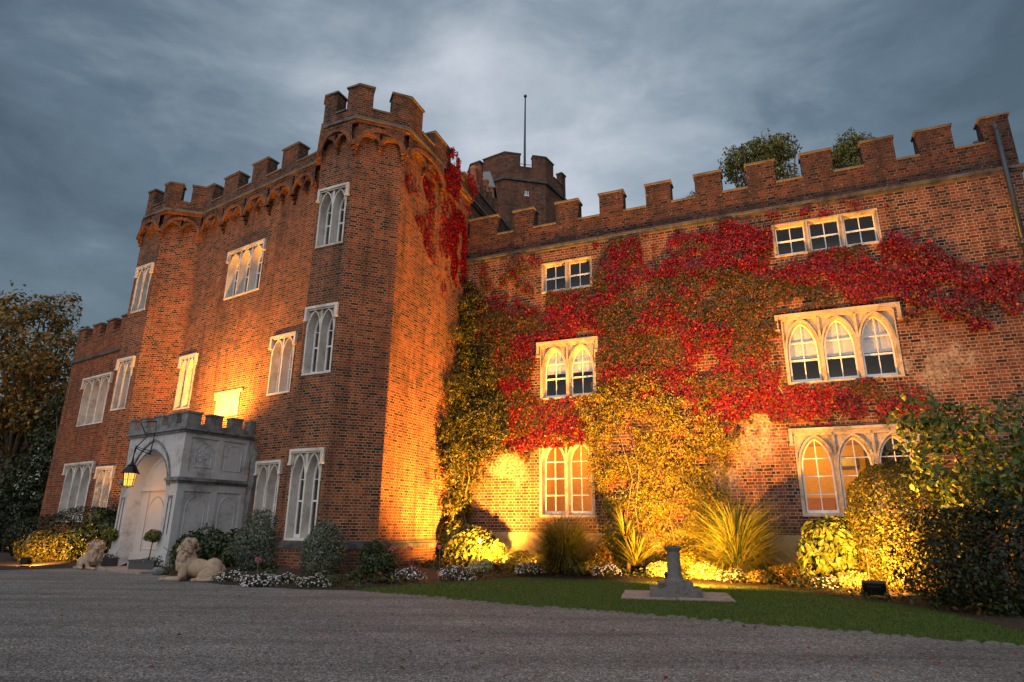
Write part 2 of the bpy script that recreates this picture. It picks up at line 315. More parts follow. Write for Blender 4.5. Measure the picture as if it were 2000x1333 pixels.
# ------------------------------------------------------------------ foliage helpers
def leaf_mesh(name, P, Nn, size, colr, mat, parent=None, aspect=.62, down=0., **kw):
    n = len(P); P = np.asarray(P, float); Nn = np.asarray(Nn, float); Nn = Nn/np.maximum(np.linalg.norm(Nn, axis=1, keepdims=True), 1e-6)
    a = RNG.normal(size=(n, 3)); a[:, 2] -= down*2.2; a -= Nn*(a*Nn).sum(1, keepdims=True); a /= np.maximum(np.linalg.norm(a, axis=1, keepdims=True), 1e-6); b = np.cross(Nn, a)
    s_ = np.broadcast_to(np.asarray(size, float), (n,))[:, None]
    V = np.empty((n, 4, 3)); V[:, 0] = P-a*s_*.5; V[:, 1] = P+b*s_*aspect*.5+Nn*s_*.10; V[:, 2] = P+a*s_*.55-Nn*s_*.06; V[:, 3] = P-b*s_*aspect*.5+Nn*s_*.10
    return raw_mesh(name, V.reshape(-1, 3), np.arange(n*4).reshape(n, 4), np.repeat(np.asarray(colr, float), 4, axis=0), mat, parent, **kw)
def raw_mesh(name, V, F, C, mat, parent=None, **kw):
    me = bpy.data.meshes.new(name); nf, k = F.shape
    me.vertices.add(len(V)); me.vertices.foreach_set('co', V.astype(np.float32).ravel())
    me.loops.add(nf*k); me.loops.foreach_set('vertex_index', F.astype(np.int32).ravel())
    me.polygons.add(nf); me.polygons.foreach_set('loop_start', np.arange(0, nf*k, k, dtype=np.int32)); me.polygons.foreach_set('loop_total', np.full(nf, k, dtype=np.int32))
    at_ = me.color_attributes.new('Col', 'FLOAT_COLOR', 'POINT'); cc = np.ones((len(V), 4), np.float32); cc[:, :3] = C; at_.data.foreach_set('color', cc.ravel())
    me.materials.append(mat); me.update(); me.validate(); return link(name, me, parent, **kw)
def curl_mesh(name, P, Nn, size, colr, mat, parent=None, aspect=.6, down=.6, **kw):
    n = len(P); P = np.asarray(P, float); Nn = np.asarray(Nn, float); Nn = Nn/np.maximum(np.linalg.norm(Nn, axis=1, keepdims=True), 1e-6)
    a = RNG.normal(size=(n, 3)); a[:, 2] -= down*2.2; a -= Nn*(a*Nn).sum(1, keepdims=True); a /= np.maximum(np.linalg.norm(a, axis=1, keepdims=True), 1e-6); b = np.cross(Nn, a); s_ = np.broadcast_to(np.asarray(size, float), (n,))[:, None]
    cu = RNG.uniform(.05, .4, (n, 1)); fo = RNG.uniform(.02, .28, (n, 1)); V = np.empty((n, 8, 3))
    for k, (x, y) in enumerate(((0, 0), (.30, .46), (.32, 0), (.30, -.46), (.68, .36), (.70, 0), (.68, -.36), (1.05, 0))):
        V[:, k] = P+a*s_*(x-.5)+b*s_*y*aspect+Nn*s_*(fo*abs(y)*1.2-cu*(x-.35)**2)
    T = np.array([(0, 2, 1), (0, 3, 2), (1, 2, 5), (1, 5, 4), (2, 3, 6), (2, 6, 5), (4, 5, 7), (5, 6, 7)]); F = (np.arange(n)[:, None, None]*8+T[None]).reshape(-1, 3)
    o = raw_mesh(name, V.reshape(-1, 3), F, np.repeat(np.asarray(colr, float), 8, axis=0), mat, parent, **kw); o.data.polygons.foreach_set('use_smooth', np.ones(len(F), bool)); return o
def pick(n, cols, probs=None, jit=.25):
    cols = np.array(cols, float); i = RNG.choice(len(cols), n, p=probs); return cols[i]*np.clip(1+RNG.normal(size=(n, 1))*jit, .35, 2.)
_vg = RNG.random((64, 64, 64))
def vnoise(P, s):   # value noise, P (n,3)
    q = np.asarray(P)*s; i = np.floor(q).astype(int); f = q-i; f = f*f*(3-2*f); r_ = 0
    for dx in (0, 1):
        for dy in (0, 1):
            for dz in (0, 1):
                wgt = (f[:, 0] if dx else 1-f[:, 0])*(f[:, 1] if dy else 1-f[:, 1])*(f[:, 2] if dz else 1-f[:, 2])
                r_ = r_+wgt*_vg[(i[:, 0]+dx) % 64, (i[:, 1]+dy) % 64, (i[:, 2]+dz) % 64]
    return r_
def blob_points(n, blobs, lump=.25, depth=.35, ls=3.):   # points on the outer skin of a union of ellipsoids
    ar = np.array([(b[3]*b[4]+b[4]*b[5]+b[3]*b[5]) for b in blobs]); out = []; nor = []
    for b, k in zip(blobs, (n*ar/ar.sum()*1.25).astype(int)):
        d = RNG.normal(size=(k, 3)); d /= np.linalg.norm(d, axis=1, keepdims=True)
        r_ = 1-depth*RNG.random((k, 1))**1.6; c = np.array(b[:3]); rad = np.array(b[3:6])
        p = c+d*rad*r_; nn = d/rad; nn /= np.linalg.norm(nn, axis=1, keepdims=True)
        p = p+nn*((vnoise(p, ls)-.5)*2*lump*rad.min())[:, None]
        ok = np.ones(k, bool)
        for b2 in blobs:
            if b2 is not b: ok &= (((p-np.array(b2[:3]))/np.array(b2[3:6]))**2).sum(1) > .55
        out.append(p[ok]); nor.append(nn[ok])
    return np.concatenate(out), np.concatenate(nor)
def super_points(n, c, rad, pw, lump=.05):
    d = RNG.normal(size=(n, 3)); d = np.sign(d)*np.abs(d)**1.0; d /= np.linalg.norm(d, axis=1, keepdims=True)
    q = (np.abs(d)**pw).sum(1, keepdims=True)**(-1/pw); p = d*q; nn = np.sign(p)*np.abs(p)**(pw-1)/np.array(rad); nn /= np.linalg.norm(nn, axis=1, keepdims=True)
    p = p*np.array(rad)*(1-.1*RNG.random((n, 1))**1.5)+np.array(c); p += nn*((vnoise(p, 3.5)-.5)*2*lump)[:, None]; return p, nn
def bush(name, blobs, n, size, cols, label, cat, mat=None, probs=None, lump=.3, depth=.45, tilt=.6, zmin=0., stems=True, aspect=.62, jit=.25, ls=3., group=None, parent_name='foliage', sup=0):
    base = np.array(blobs)[:, :2].mean(0); th = empty(name, (base[0], base[1], zmin), label=label, cat=cat, group=group)
    p, nn = blob_points(n, blobs, lump, depth, ls) if not sup else super_points(n, blobs[0][:3], blobs[0][3:], sup, lump)
    k = p[:, 2] > zmin+.02; p, nn = p[k], nn[k]
    nn = nn+RNG.normal(size=nn.shape)*tilt; nn[:, 2] += .35
    o = (curl_mesh if size > .09 else leaf_mesh)(parent_name, p-np.array([base[0], base[1], zmin]), nn, size*(.7+.6*RNG.random(len(p))), pick(len(p), cols, probs, jit), mat or M_LEAF, th, aspect)
    if stems:
        mb = MB()
        for b in blobs:
            for _ in range(4):
                e_ = np.array(b[:3])+RNG.normal(size=3)*np.array(b[3:6])*.4-np.array([base[0], base[1], zmin]); a_ = np.array([RNG.normal()*.08, RNG.normal()*.08, 0.])
                mid = (a_+e_)/2+RNG.normal(size=3)*.06; mb.tube([a_, mid, e_], [.02, .014, .006], 5)
        mb.build('stem', M_BARK, th)
    return th
def blades(name, base, n, hgt, spread, width, cols, parent=None, mat=None, droop=.6, seg=5, lean=(.15, .9), br=.12, **kw):
    b = np.array(base); az = RNG.random(n)*2*np.pi; ln = hgt*(.65+.5*RNG.random(n)); el = RNG.uniform(lean[0], lean[1], n)
    st = b+np.stack([np.cos(az), np.sin(az), np.zeros(n)], 1)*(RNG.random(n)*br)[:, None]
    dirh = np.stack([np.cos(az), np.sin(az), np.zeros(n)], 1); side = np.stack([-np.sin(az), np.cos(az), np.zeros(n)], 1)
    V = np.empty((n, seg+1, 2, 3)); p = st.copy(); e_ = el.copy()
    for k in range(seg+1):
        wd = width*(1-(k/seg)**1.7)*.5+.0008; wd = wd*(.6+.4*min(1, k/1.5+.3))
        V[:, k, 0] = p-side*wd; V[:, k, 1] = p+side*wd
        p = p+(dirh*np.sin(e_)[:, None]*spread+np.array([0, 0, 1.])*np.cos(e_)[:, None])*(ln/seg)[:, None]; e_ = e_+droop*(.4+.8*k/seg)*(.5+RNG.random(n))*.55
    V[..., 2] = np.maximum(V[..., 2], b[2]+.01)
    idx = np.arange(n*(seg+1)*2).reshape(n, seg+1, 2); F = np.stack([idx[:, :-1, 0], idx[:, :-1, 1], idx[:, 1:, 1], idx[:, 1:, 0]], -1).reshape(-1, 4)
    C = np.repeat(pick(n, cols), (seg+1)*2, axis=0); return raw_mesh(name, V.reshape(-1, 3), F, C, mat or M_BLADE, parent, **kw)
def inpoly(x, y, poly):
    x = np.asarray(x); r_ = np.zeros(len(x), bool); n = len(poly)
    for i in range(n):
        x0, y0 = poly[i]; x1, y1 = poly[(i+1) % n]
        c = ((y0 > y) != (y1 > y)) & (x < (x1-x0)*(y-y0)/(y1-y0+1e-12)+x0); r_ ^= c
    return r_
#@@SETTING
# ------------------------------------------------------------------ plan of the buildings
WC = np.array([-1.53, 19.35]); WA = R(-23.43); WD = np.array([math.cos(WA), math.sin(WA)])
WING = Fr(WC, WC+WD, 0.)
PERP = lambda u, dist: WING.P(u, dist, 0)[:2]
# gatehouse walls (plan points left to right as seen) and the path of its parapet
GW = [(-14.25, 23.4), (-13.72, 21.27), (-12.62, 20.62), (-11.36, 20.93), (-6.05, 17.37), (-5.42, 15.64), (-4.39, 15.16), (-3.14, 15.63), (-2.29, 17.45), (-1.47, 19.6), (.45, 24.6)]
GP = [(-14.33, 23.3), (-13.65, 21.08), (-12.46, 20.339), (-11.31, 20.697), (-6.133, 17.23), (-5.445, 15.48), (-4.343, 14.966), (-2.98, 15.518), (-2.347, 17.05), (-1.40, 19.55), (.55, 24.6)]
ZS, ZC, ZM = 11.99, 12.34, 13.05
def bedz(dist): return .02+.24*max(0., min(1., 1-dist/2.9))
# ------------------------------------------------------------------ ground
def sheet(name, pts, z, mat, **kw):
    mb = MB(); mb.poly([(p[0], p[1], z if np.isscalar(z) else z[i]) for i, p in enumerate(pts)], [(p[0], p[1]) for p in pts]); return mb.build(name, mat, **kw)
sheet('ground', [(-900, -200), (900, -200), (900, 1500), (-900, 1500)], 0., M_GRAVEL, kind='structure')
EDGE = [onz(*q)[:2] for q in ((690, 1153), (830, 1166), (950, 1178), (1100, 1190), (1300, 1205), (1500, 1222), (1700, 1238), (1900, 1255), (2060, 1268))]
BEDE = [onz(*q)[:2] for q in ((690, 1153), (760, 1146), (860, 1140), (950, 1134))]+[PERP(u, d) for u, d in ((2.9, 2.6), (5.2, 2.35), (6.6, 2.35), (7.9, 2.5), (9.0, 2.75))]+[onz(*q)[:2] for q in ((1690, 1175), (1760, 1182), (1850, 1198), (1950, 1222), (2060, 1248))]
sheet('lawn', EDGE+BEDE[::-1], .004, M_TURF, kind='structure')
# planting bed along the wing, rising towards the wall
mb = MB(); back = [(p, .0) for p in ()]
front = [(-4.6, 13.0), (-3.6, 12.6)]
bl = [onz(*q)[:2] for q in ((300, 1120), (430, 1142), (600, 1152))]+BEDE
bk = [(-8.1, 17.6), (-6.6, 17.2), (-5.2, 15.3)]+[(-4.6, 15.0), (-3.4, 15.3), (-2.4, 17.2), (-1.55, 19.2)]+[WING.P(u, -.02, 0)[:2] for u in (2.9, 5.2, 6.6, 7.9, 10., 11.5, 12.6, 13.6, 15.)]
bl2 = [np.array(b) for b in bl]; k = len(bl2); bk2 = [np.array(bk[int(round(i*(len(bk)-1)/(k-1)))]) for i in range(k)]
for i in range(k-1):
    for a_, b_ in ((0, .35), (.35, 1)):
        q = [bl2[i]*(1-a_)+bk2[i]*a_, bl2[i+1]*(1-a_)+bk2[i+1]*a_, bl2[i+1]*(1-b_)+bk2[i+1]*b_, bl2[i]*(1-b_)+bk2[i]*b_]
        zz = [.008+.2*a_, .008+.2*a_, .008+.2*b_, .008+.2*b_]; mb.poly([(p[0], p[1], z) for p, z in zip(q, zz)], [(p[0], p[1]) for p in q])
mb.build('planting_bed', M_SOIL, kind='structure')
lb = [onz(*q)[:2] for q in ((-60, 1116), (80, 1112), (150, 1110), (232, 1100))]
mb = MB(); mb.poly([(p[0], p[1], .009) for p in lb]+[(-11.6, 20.6, .2), (-12.9, 20.6, .2), (-18.4, 24.2, .1), (-22, 26, .1)]); mb.build('left_planting_bed', M_SOIL, kind='structure')
# lawn grass blades
def in_lawn(P): return inpoly(P[:, 0], P[:, 1], [tuple(p) for p in EDGE+BEDE[::-1]])
pts = np.stack([RNG.uniform(-3, 8, 400000), RNG.uniform(6, 17.5, 400000)], 1); pts = pts[in_lawn(pts)]; pts = pts[:90000]
n = len(pts); az = RNG.random(n)*2*np.pi; hh = .018+.022*RNG.random(n); d2 = np.stack([np.cos(az), np.sin(az)], 1)
V = np.empty((n, 3, 3)); V[:, 0, :2] = pts-d2*.0035; V[:, 1, :2] = pts+d2*.0035; V[:, 2, :2] = pts+np.stack([-d2[:, 1], d2[:, 0]], 1)*(RNG.normal(size=(n, 1))*.012); V[:, :2, 2] = .003; V[:, 2, 2] = hh
raw_mesh('grass', V.reshape(-1, 3), np.arange(n*3).reshape(n, 3), np.repeat(pick(n, [(.050, .095, .013), (.068, .12, .017), (.036, .068, .010), (.12, .12, .03)], [.4, .3, .22, .08]), 3, axis=0), M_BLADE, kind='stuff', label='short mown green grass covering the lawn strip', cat='grass')
# cobble edging between lawn and gravel
es = []
c_ = cum(EDGE)
for k in range(64):
    es.append((sub(EDGE, 1.1+k*.142, c_[-1])[0], sub(EDGE, 1.16+k*.142, c_[-1])[0]))
def pebble(name, r_, mat, seed, flat=.6):
    bm = bmesh.new(); bmesh.ops.create_icosphere(bm, subdivisions=2, radius=1.)
    for v in bm.verts:
        k_ = 1+.25*mnoise.noise(v.co*1.3+Vector((seed, seed*2, 0))); m_ = max(abs(v.co.x), abs(v.co.y)); v.co = Vector((v.co.x*r_[0], v.co.y*r_[1], v.co.z*r_[2]))*k_*(1+.12*(1-m_))
    for f_ in bm.faces: f_.smooth = True
    me = bpy.data.meshes.new(name); bm.to_mesh(me); bm.free(); me.materials.append(mat); return me
pm = [pebble('edging_stone', (.085, .05, .028), M_EDGE, k*3.1) for k in range(4)]
for k, (p, q) in enumerate(es):
    if random.random() < .16: continue
    o = link('edging_stone', pm[k % 4], label='small rounded grey cobble in the edging row between lawn and gravel', cat='edging stone', group='cobbles edging the lawn')
    o.location = (p[0]+random.uniform(-.01, .01), p[1]+random.uniform(-.015, .015), .012*random.random()-.012); o.rotation_euler = (random.uniform(-.1, .1), random.uniform(-.1, .1), math.atan2(q[1]-p[1], q[0]-p[0])+random.uniform(-.2, .2)); s_ = random.uniform(.75, 1.1); o.scale = (s_*random.uniform(.75, 1.1), s_, s_)
# ------------------------------------------------------------------ building helpers
def wall_panel(mb, fr, u0, u1, z0, z1, holes=(), w=0.):
    us = sorted({u0, u1, *[min(max(h[0], u0), u1) for h in holes], *[min(max(h[1], u0), u1) for h in holes]}); zs = sorted({z0, z1, *[h[2] for h in holes], *[h[3] for h in holes]})
    for a in range(len(us)-1):
        for b in range(len(zs)-1):
            um, zm = (us[a]+us[a+1])/2, (zs[b]+zs[b+1])/2
            if any(h[0] < um < h[1] and h[2] < zm < h[3] for h in holes): continue
            c = [(us[a], zs[b]), (us[a+1], zs[b]), (us[a+1], zs[b+1]), (us[a], zs[b+1])]
            mb.poly([fr.P(u, w, z) for u, z in c], [(u+fr.uo, z) for u, z in c])
def outline(a, b, z0, zs, zt, n=9, square=False):   # pointed-arch outline, counter-clockwise from bottom left
    if square: return [(a, z0), (b, z0), (b, zt), (a, zt)]
    m = (a+b)/2; hw = (b-a)/2; L = []
    for k in range(n+1):
        t_ = k/n; ang = t_*math.pi/2*.86; x = math.cos(ang); y = math.sin(ang)
        L.append((x, y))
    x1, y1 = L[-1]; L = [((x-x1)/(1-x1), y/y1) for x, y in L]
    rt_ = [(m+hw*x, zs+(zt-zs)*y) for x, y in L]; lf = [(2*m-u, z) for u, z in rt_[::-1]][1:]
    return [(a, z0), (b, z0)]+rt_+lf
def shrink(o, d):   # inset of a convex outline
    n = len(o); out = []
    for i in range(n):
        p, q, r_ = np.array(o[i-1]), np.array(o[i]), np.array(o[(i+1) % n])
        def nr(a, b):
            t_ = b-a; l = np.linalg.norm(t_); return np.array([-t_[1], t_[0]])/l if l > 1e-9 else None
        n1_, n2_ = nr(p, q), nr(q, r_)
        if n1_ is None: n1_ = n2_
        if n2_ is None: n2_ = n1_
        bb = (n1_+n2_)/max(.35, 1+n1_@n2_); out.append(tuple(q+bb*d))
    return out
def xs_at(o, z):   # left and right of an outline at height z
    xs = []
    for i in range(len(o)):
        (x0, y0), (x1, y1) = o[i], o[(i+1) % len(o)]
        if (y0-z)*(y1-z) <= 0 and abs(y1-y0) > 1e-9: xs.append(x0+(x1-x0)*(z-y0)/(y1-y0))
    return (min(xs), max(xs)) if xs else None
def make_window(th, fr, u0, u1, z0, z1, lights, spring=.62, square=False, depth=.30, splay=.05, mat=None, jamb=.09, mull=.07, head=.12, sill=.07, hood=True, hoodlen=.3, hooddz=.02, bars=(.33, .62), meet=.45, vbar=True, blind=None, room='dark', sashw=.035, hexu=.08):
    mat = mat or M_WST; mb = MB(); sa = MB(); gl = MB(); W0 = u1-u0
    lw = (W0-2*jamb-(lights-1)*mull)/lights; zb, zt = z0+sill, z1-head; zs = zb+(zt-zb)*spring
    cells = []
    for i in range(lights):
        a = u0+jamb+i*(lw+mull); cells.append((a, a+lw))
    back_ = -.05 if not square else .0
    for i, (a, b) in enumerate(cells):
        o = outline(a, b, zb, zs, zt, square=square)
        ca = u0 if i == 0 else (cells[i-1][1]+a)/2; cb = u1 if i == lights-1 else (b+cells[i+1][0])/2
        zz = sorted({z for _, z in o if z <= zt}); 
        for k in range(len(zz)-1):
            la, ra = xs_at(o, zz[k]+1e-6) or (a, b); lb_, rb = xs_at(o, zz[k+1]-1e-6) or ((a+b)/2,)*2
            wq = .022 if zz[k+1] <= zs+1e-6 else back_
            mb.poly([fr.P(ca, wq, zz[k]), fr.P(la, wq, zz[k]), fr.P(lb_, wq, zz[k+1]), fr.P(ca, wq, zz[k+1])]); mb.poly([fr.P(ra, wq, zz[k]), fr.P(cb, wq, zz[k]), fr.P(cb, wq, zz[k+1]), fr.P(rb, wq, zz[k+1])])
        mb.box(fr, ca, cb, -.1, .022, zt if square else zt+.03, z1, 'b'); mb.box(fr, ca, cb, -.1, .03, z0, zb, 'b')
        if not square:
            mb.poly([fr.P(ca, back_, zt), fr.P(cb, back_, zt), fr.P(cb, back_, zt+.04), fr.P(ca, back_, zt+.04)])
            rib = [(u, z) for u, z in o if z >= zs-1e-6]; big = [(u, z) for u, z in shrink(o, -min(.045, mull*.62)) ][2:]; big = big[:len(rib)]
            for k in range(len(rib)-1):
                p, q, P2, Q2 = rib[k], rib[k+1], big[k], big[k+1]
                mb.poly([fr.P(*(p[0], .026, p[1])), fr.P(*(P2[0], .026, P2[1])), fr.P(*(Q2[0], .026, Q2[1])), fr.P(*(q[0], .026, q[1]))]); mb.poly([fr.P(P2[0], .026, P2[1]), fr.P(P2[0], back_, P2[1]), fr.P(Q2[0], back_, Q2[1]), fr.P(Q2[0], .026, Q2[1])])
            for ee, ss in ((ca, ca+.03), (cb-.03, cb)): mb.box(fr, ee, ss, back_, .022, zs, z1-.005, 'b')
        oi = shrink(o, splay)   # splayed reveal back to the sash
        for k in range(len(o)):
            p, q = o[k], o[(k+1) % len(o)]; p2, q2 = oi[k], oi[(k+1) % len(o)]
            mb.poly([fr.P(p[0], .024, p[1]), fr.P(q[0], .024, q[1]), fr.P(q2[0], -depth, q2[1]), fr.P(p2[0], -depth, p2[1])])
            mb.poly([fr.P(p2[0], -depth, p2[1]), fr.P(q2[0], -depth, q2[1]), fr.P(q2[0], -depth-.12, q2[1]), fr.P(p2[0], -depth-.12, p2[1])])
        # sash: perimeter band and glazing bars
        o2 = shrink(oi, sashw); wf, wk = -depth+.03, -depth-.01
        for k in range(len(oi)):
            p, q, p2, q2 = oi[k], oi[(k+1) % len(oi)], o2[k], o2[(k+1) % len(oi)]
            sa.poly([fr.P(p[0], wf, p[1]), fr.P(q[0], wf, q[1]), fr.P(q2[0], wf, q2[1]), fr.P(p2[0], wf, p2[1])]); sa.poly([fr.P(p2[0], wf, p2[1]), fr.P(q2[0], wf, q2[1]), fr.P(q2[0], wk, q2[1]), fr.P(p2[0], wk, p2[1])])
        za, zc_ = min(z for _, z in o2), max(z for _, z in o2); um = (a+b)/2
        if vbar: sa.box(fr, um-.011, um+.011, wk, wf-.006, za, zc_-.005)
        for q_, th_ in [(t_, .011) for t_ in bars]+[(meet, .022)] if meet else [(t_, .011) for t_ in bars]:
            zq = za+(zc_-za)*q_; xx = xs_at(o2, zq)
            if xx: sa.box(fr, xx[0], xx[1], wk+.002, wf-.004 if th_ < .02 else wf+.006, zq-th_, zq+th_)
        sa.box(fr, *xs_at(o2, za+.05), wk, wf+.004, za-.002, za+.035)
        gl.poly([fr.P(u, -depth-.004, z) for u, z in oi])
    wn = mb.build('window', mat, th); sa.build('sash', M_WHITE, wn); gl.build('pane', M_GLASS, wn)
    if hood:
        h = MB(); hz = z1+hooddz; h.box(fr, u0-hexu, u1+hexu, -.02, .085, hz, hz+.07); h.box(fr, u0-hexu+.012, u1+hexu-.012, -.02, .05, hz-.04, hz)
        for s_ in (0, 1):
            a_ = u0-hexu if not s_ else u1+hexu-.075; h.box(fr, a_, a_+.075, -.02, .083, hz-hoodlen, hz-.001); h.box(fr, a_-.02, a_+.095, -.02, .095, hz-hoodlen-.05, hz-hoodlen)
        h.build('hood_mould', mat, wn)
    if blind:
        bl_ = MB(); bz = z0+(z1-z0)*blind[0]
        for a, b in cells: 
            for k in range(6):
                ua, ub = a+(b-a)*k/6, a+(b-a)*(k+1)/6; wa, wb = -depth-.05-.018*(k % 2), -depth-.05-.018*((k+1) % 2)
                bl_.poly([fr.P(ua, wa, bz), fr.P(ub, wb, bz), fr.P(ub, wb, z1), fr.P(ua, wa, z1)])
        bl_.build('blind', M_BLIND, wn)
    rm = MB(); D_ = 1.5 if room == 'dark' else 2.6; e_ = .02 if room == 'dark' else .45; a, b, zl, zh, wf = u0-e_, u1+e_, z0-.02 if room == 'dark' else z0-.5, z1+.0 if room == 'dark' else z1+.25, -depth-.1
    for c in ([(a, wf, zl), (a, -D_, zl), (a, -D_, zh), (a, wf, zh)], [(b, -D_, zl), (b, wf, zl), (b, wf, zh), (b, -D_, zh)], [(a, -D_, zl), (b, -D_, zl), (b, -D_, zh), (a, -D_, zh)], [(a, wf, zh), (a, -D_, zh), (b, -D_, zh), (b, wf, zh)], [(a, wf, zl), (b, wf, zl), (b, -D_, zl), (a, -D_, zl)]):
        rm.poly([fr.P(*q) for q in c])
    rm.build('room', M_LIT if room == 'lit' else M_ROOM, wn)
    return wn
def parapet(th, path, merlons, zs, zc, zm, mat, thick=.38, proud=.0, s0=0., s1=None, zmf=None):
    L = cum(path)[-1]; s1 = s1 or L
    mb = MB(); band(mb, sub(path, s0, s1), -thick, proud, zs, zc, s0); p = mb.build('parapet', mat, th)
    # coping of the low parts
    cur = s0; gaps = []
    for a, b in merlons:
        if a > cur+.05: gaps.append((cur, a))
        cur = b
    if s1 > cur+.05: gaps.append((cur, s1))
    for a, b in gaps:
        cp = MB(); band(cp, sub(path, a, b), -thick-.03, proud+.035, zc+.001, zc+.05); cp.build('coping', M_COPE, p)
    for i, (a, b) in enumerate(merlons):
        mb = MB(); zt = zm if zmf is None else zmf(i); band(mb, sub(path, a, b), -thick+.002, proud-.002, zc, zt, a); q = mb.build('merlon', mat, th)
        cp = MB(); band(cp, sub(path, max(s0, a-.035), min(s1, b+.035)), -thick-.035, proud+.04, zt, zt+.055); band(cp, sub(path, a, b), -thick+.05, proud-.06, zt+.055, zt+.085); cp.build('coping', M_COPE, q)
    return p
def corbel_table(th, fr, bays, mat):   # overhanging arcaded table: bays = list of (u0, u1) ; two small arches under one large arch per bay
    mb = MB(); vs = MB(); ov = .15
    for a, b in bays:
        wd = (b-a)/2; ztop = ZS-.03; n = 8
        for k in range(2):
            c0, c1 = a+k*wd, a+(k+1)*wd; m = (c0+c1)/2; hw = wd/2-.035; zsp = 11.22; 
            pts = [(m-hw*math.cos(math.pi*j/n), zsp+.34*math.sin(math.pi*j/n)**.8) for j in range(n+1)]
            for j in range(n):
                (x0, y0), (x1, y1) = pts[j], pts[j+1]
                mb.poly([fr.P(x0, ov, y0), fr.P(x1, ov, y1), fr.P(x1, ov, ztop), fr.P(x0, ov, ztop)], [(x0, y0), (x1, y1), (x1, ztop), (x0, ztop)])
                mb.poly([fr.P(x0, 0, y0), fr.P(x1, 0, y1), fr.P(x1, ov, y1), fr.P(x0, ov, y0)], [(x0, 0), (x1, 0), (x1, .15), (x0, .15)])
                # rib of small arch
                r0, r1 = [(m+(x-m)*1.0, y) for x, y in (pts[j], pts[j+1])]
                s0_, s1_ = [(m+(x-m)*1.26, zsp+(y-zsp)*1.22) for x, y in (pts[j], pts[j+1])]
                vs.poly([fr.P(r0[0], ov+.03, r0[1]), fr.P(r1[0], ov+.03, r1[1]), fr.P(s1_[0], ov+.03, s1_[1]), fr.P(s0_[0], ov+.03, s0_[1])], [(j*.3, 0), (j*.3+.3, 0), (j*.3+.3, .1), (j*.3, .1)])
                vs.poly([fr.P(s0_[0], ov+.03, s0_[1]), fr.P(s1_[0], ov+.03, s1_[1]), fr.P(s1_[0], ov, s1_[1]), fr.P(s0_[0], ov, s0_[1])]); vs.poly([fr.P(r0[0], ov-.02, r0[1]), fr.P(r1[0], ov-.02, r1[1]), fr.P(r1[0], ov+.03, r1[1]), fr.P(r0[0], ov+.03, r0[1])])
        mm = (a+b)/2; H = .62; hw = (b-a)/2-.01; n2 = 14
        for j in range(n2):   # large arch of voussoirs
            A = [(mm-hw*math.cos(math.pi*t_/n2), 11.18+H*math.sin(math.pi*t_/n2)) for t_ in (j, j+1)]; B = [(mm-(hw-.10)*math.cos(math.pi*t_/n2), 11.18+(H-.10)*math.sin(math.pi*t_/n2)) for t_ in (j, j+1)]
            vs.poly([fr.P(B[0][0], ov+.055, B[0][1]), fr.P(B[1][0], ov+.055, B[1][1]), fr.P(A[1][0], ov+.055, A[1][1]), fr.P(A[0][0], ov+.055, A[0][1])], [(j*.22, 0), (j*.22+.22, 0), (j*.22+.22, .1), (j*.22, .1)])
            vs.poly([fr.P(A[0][0], ov+.055, A[0][1]), fr.P(A[1][0], ov+.055, A[1][1]), fr.P(A[1][0], ov, A[1][1]), fr.P(A[0][0], ov, A[0][1])]); vs.poly([fr.P(B[0][0], ov, B[0][1]), fr.P(B[1][0], ov, B[1][1]), fr.P(B[1][0], ov+.055, B[1][1]), fr.P(B[0][0], ov+.055, B[0][1])])
        for uu, zl, zz_, wd_ in ((a, 10.93, 11.30, .075), (mm, 11.10, 11.30, .05), (b, 10.93, 11.30, .075)):   # pendant corbels
            for lo, hi, pr, hw_ in ((0, .35, .05, .6), (.35, .7, .10, .8), (.7, 1.02, ov+.02, 1.05)):
                vs.box(fr, uu-wd_*hw_, uu+wd_*hw_, 0, pr, zl+(zz_-zl)*lo, zl+(zz_-zl)*hi)
    mb.build('corbel_table', mat, th); vs.build('arcade_arch', M_VOUS, th)
# ------------------------------------------------------------------ gatehouse
gate = empty('gatehouse', (0, 0, 0), label='tall red brick Tudor gatehouse with two polygonal corner towers and battlements', cat='castle')
segs = [Fr(GW[i], GW[i+1]) for i in range(len(GW)-1)]
T_F0, T_F1, T_G, T_F1R = segs[1], segs[2], segs[3], segs[5]
gu = lambda u: u+.13   # measured from the parapet corner
UW = 1.03
wl = {1: [], 3: [], 5: []}
wins = []
for z0, z1, du in ((8.30, 9.98, 0), (4.78, 6.52, .0), (.80, 2.84, .02)): wins.append((5, .10+du*0, UW+.0, z0, z1, 2))
wins += [(3, gu(1.97), gu(3.88), 8.32, 9.96, 3), (3, gu(4.95), gu(6.0), 4.76, 6.46, 2), (3, gu(-.06), gu(.86), 4.80, 6.56, 2), (3, gu(4.98), gu(5.98), .80, 2.78, 2)]
wins += [(1, .22, 1.10, 8.30, 9.96, 2), (1, .13, 1.02, 4.82, 6.54, 2), (1, .13, 1.05, .82, 2.86, 2)]
PANEL = (gu(2.42), gu(3.62), 4.33, 5.04)
for i, s_ in enumerate(segs):
    holes = [(q[1], q[2], q[3], q[4]) for q in wins if q[0] == i]; mb = MB(); wall_panel(mb, s_, 0, s_.L, -.1, ZS, holes); mb.build('wall', M_TUD, gate)
for q in wins:
    make_window(gate, segs[q[0]], *q[1:6], spring=.66, depth=.25, splay=.012, mat=M_REV, jamb=.05, mull=.05, head=.05, sill=.05, bars=(.72,), meet=.44, hoodlen=.27, hexu=.06, sashw=.045, vbar=False)
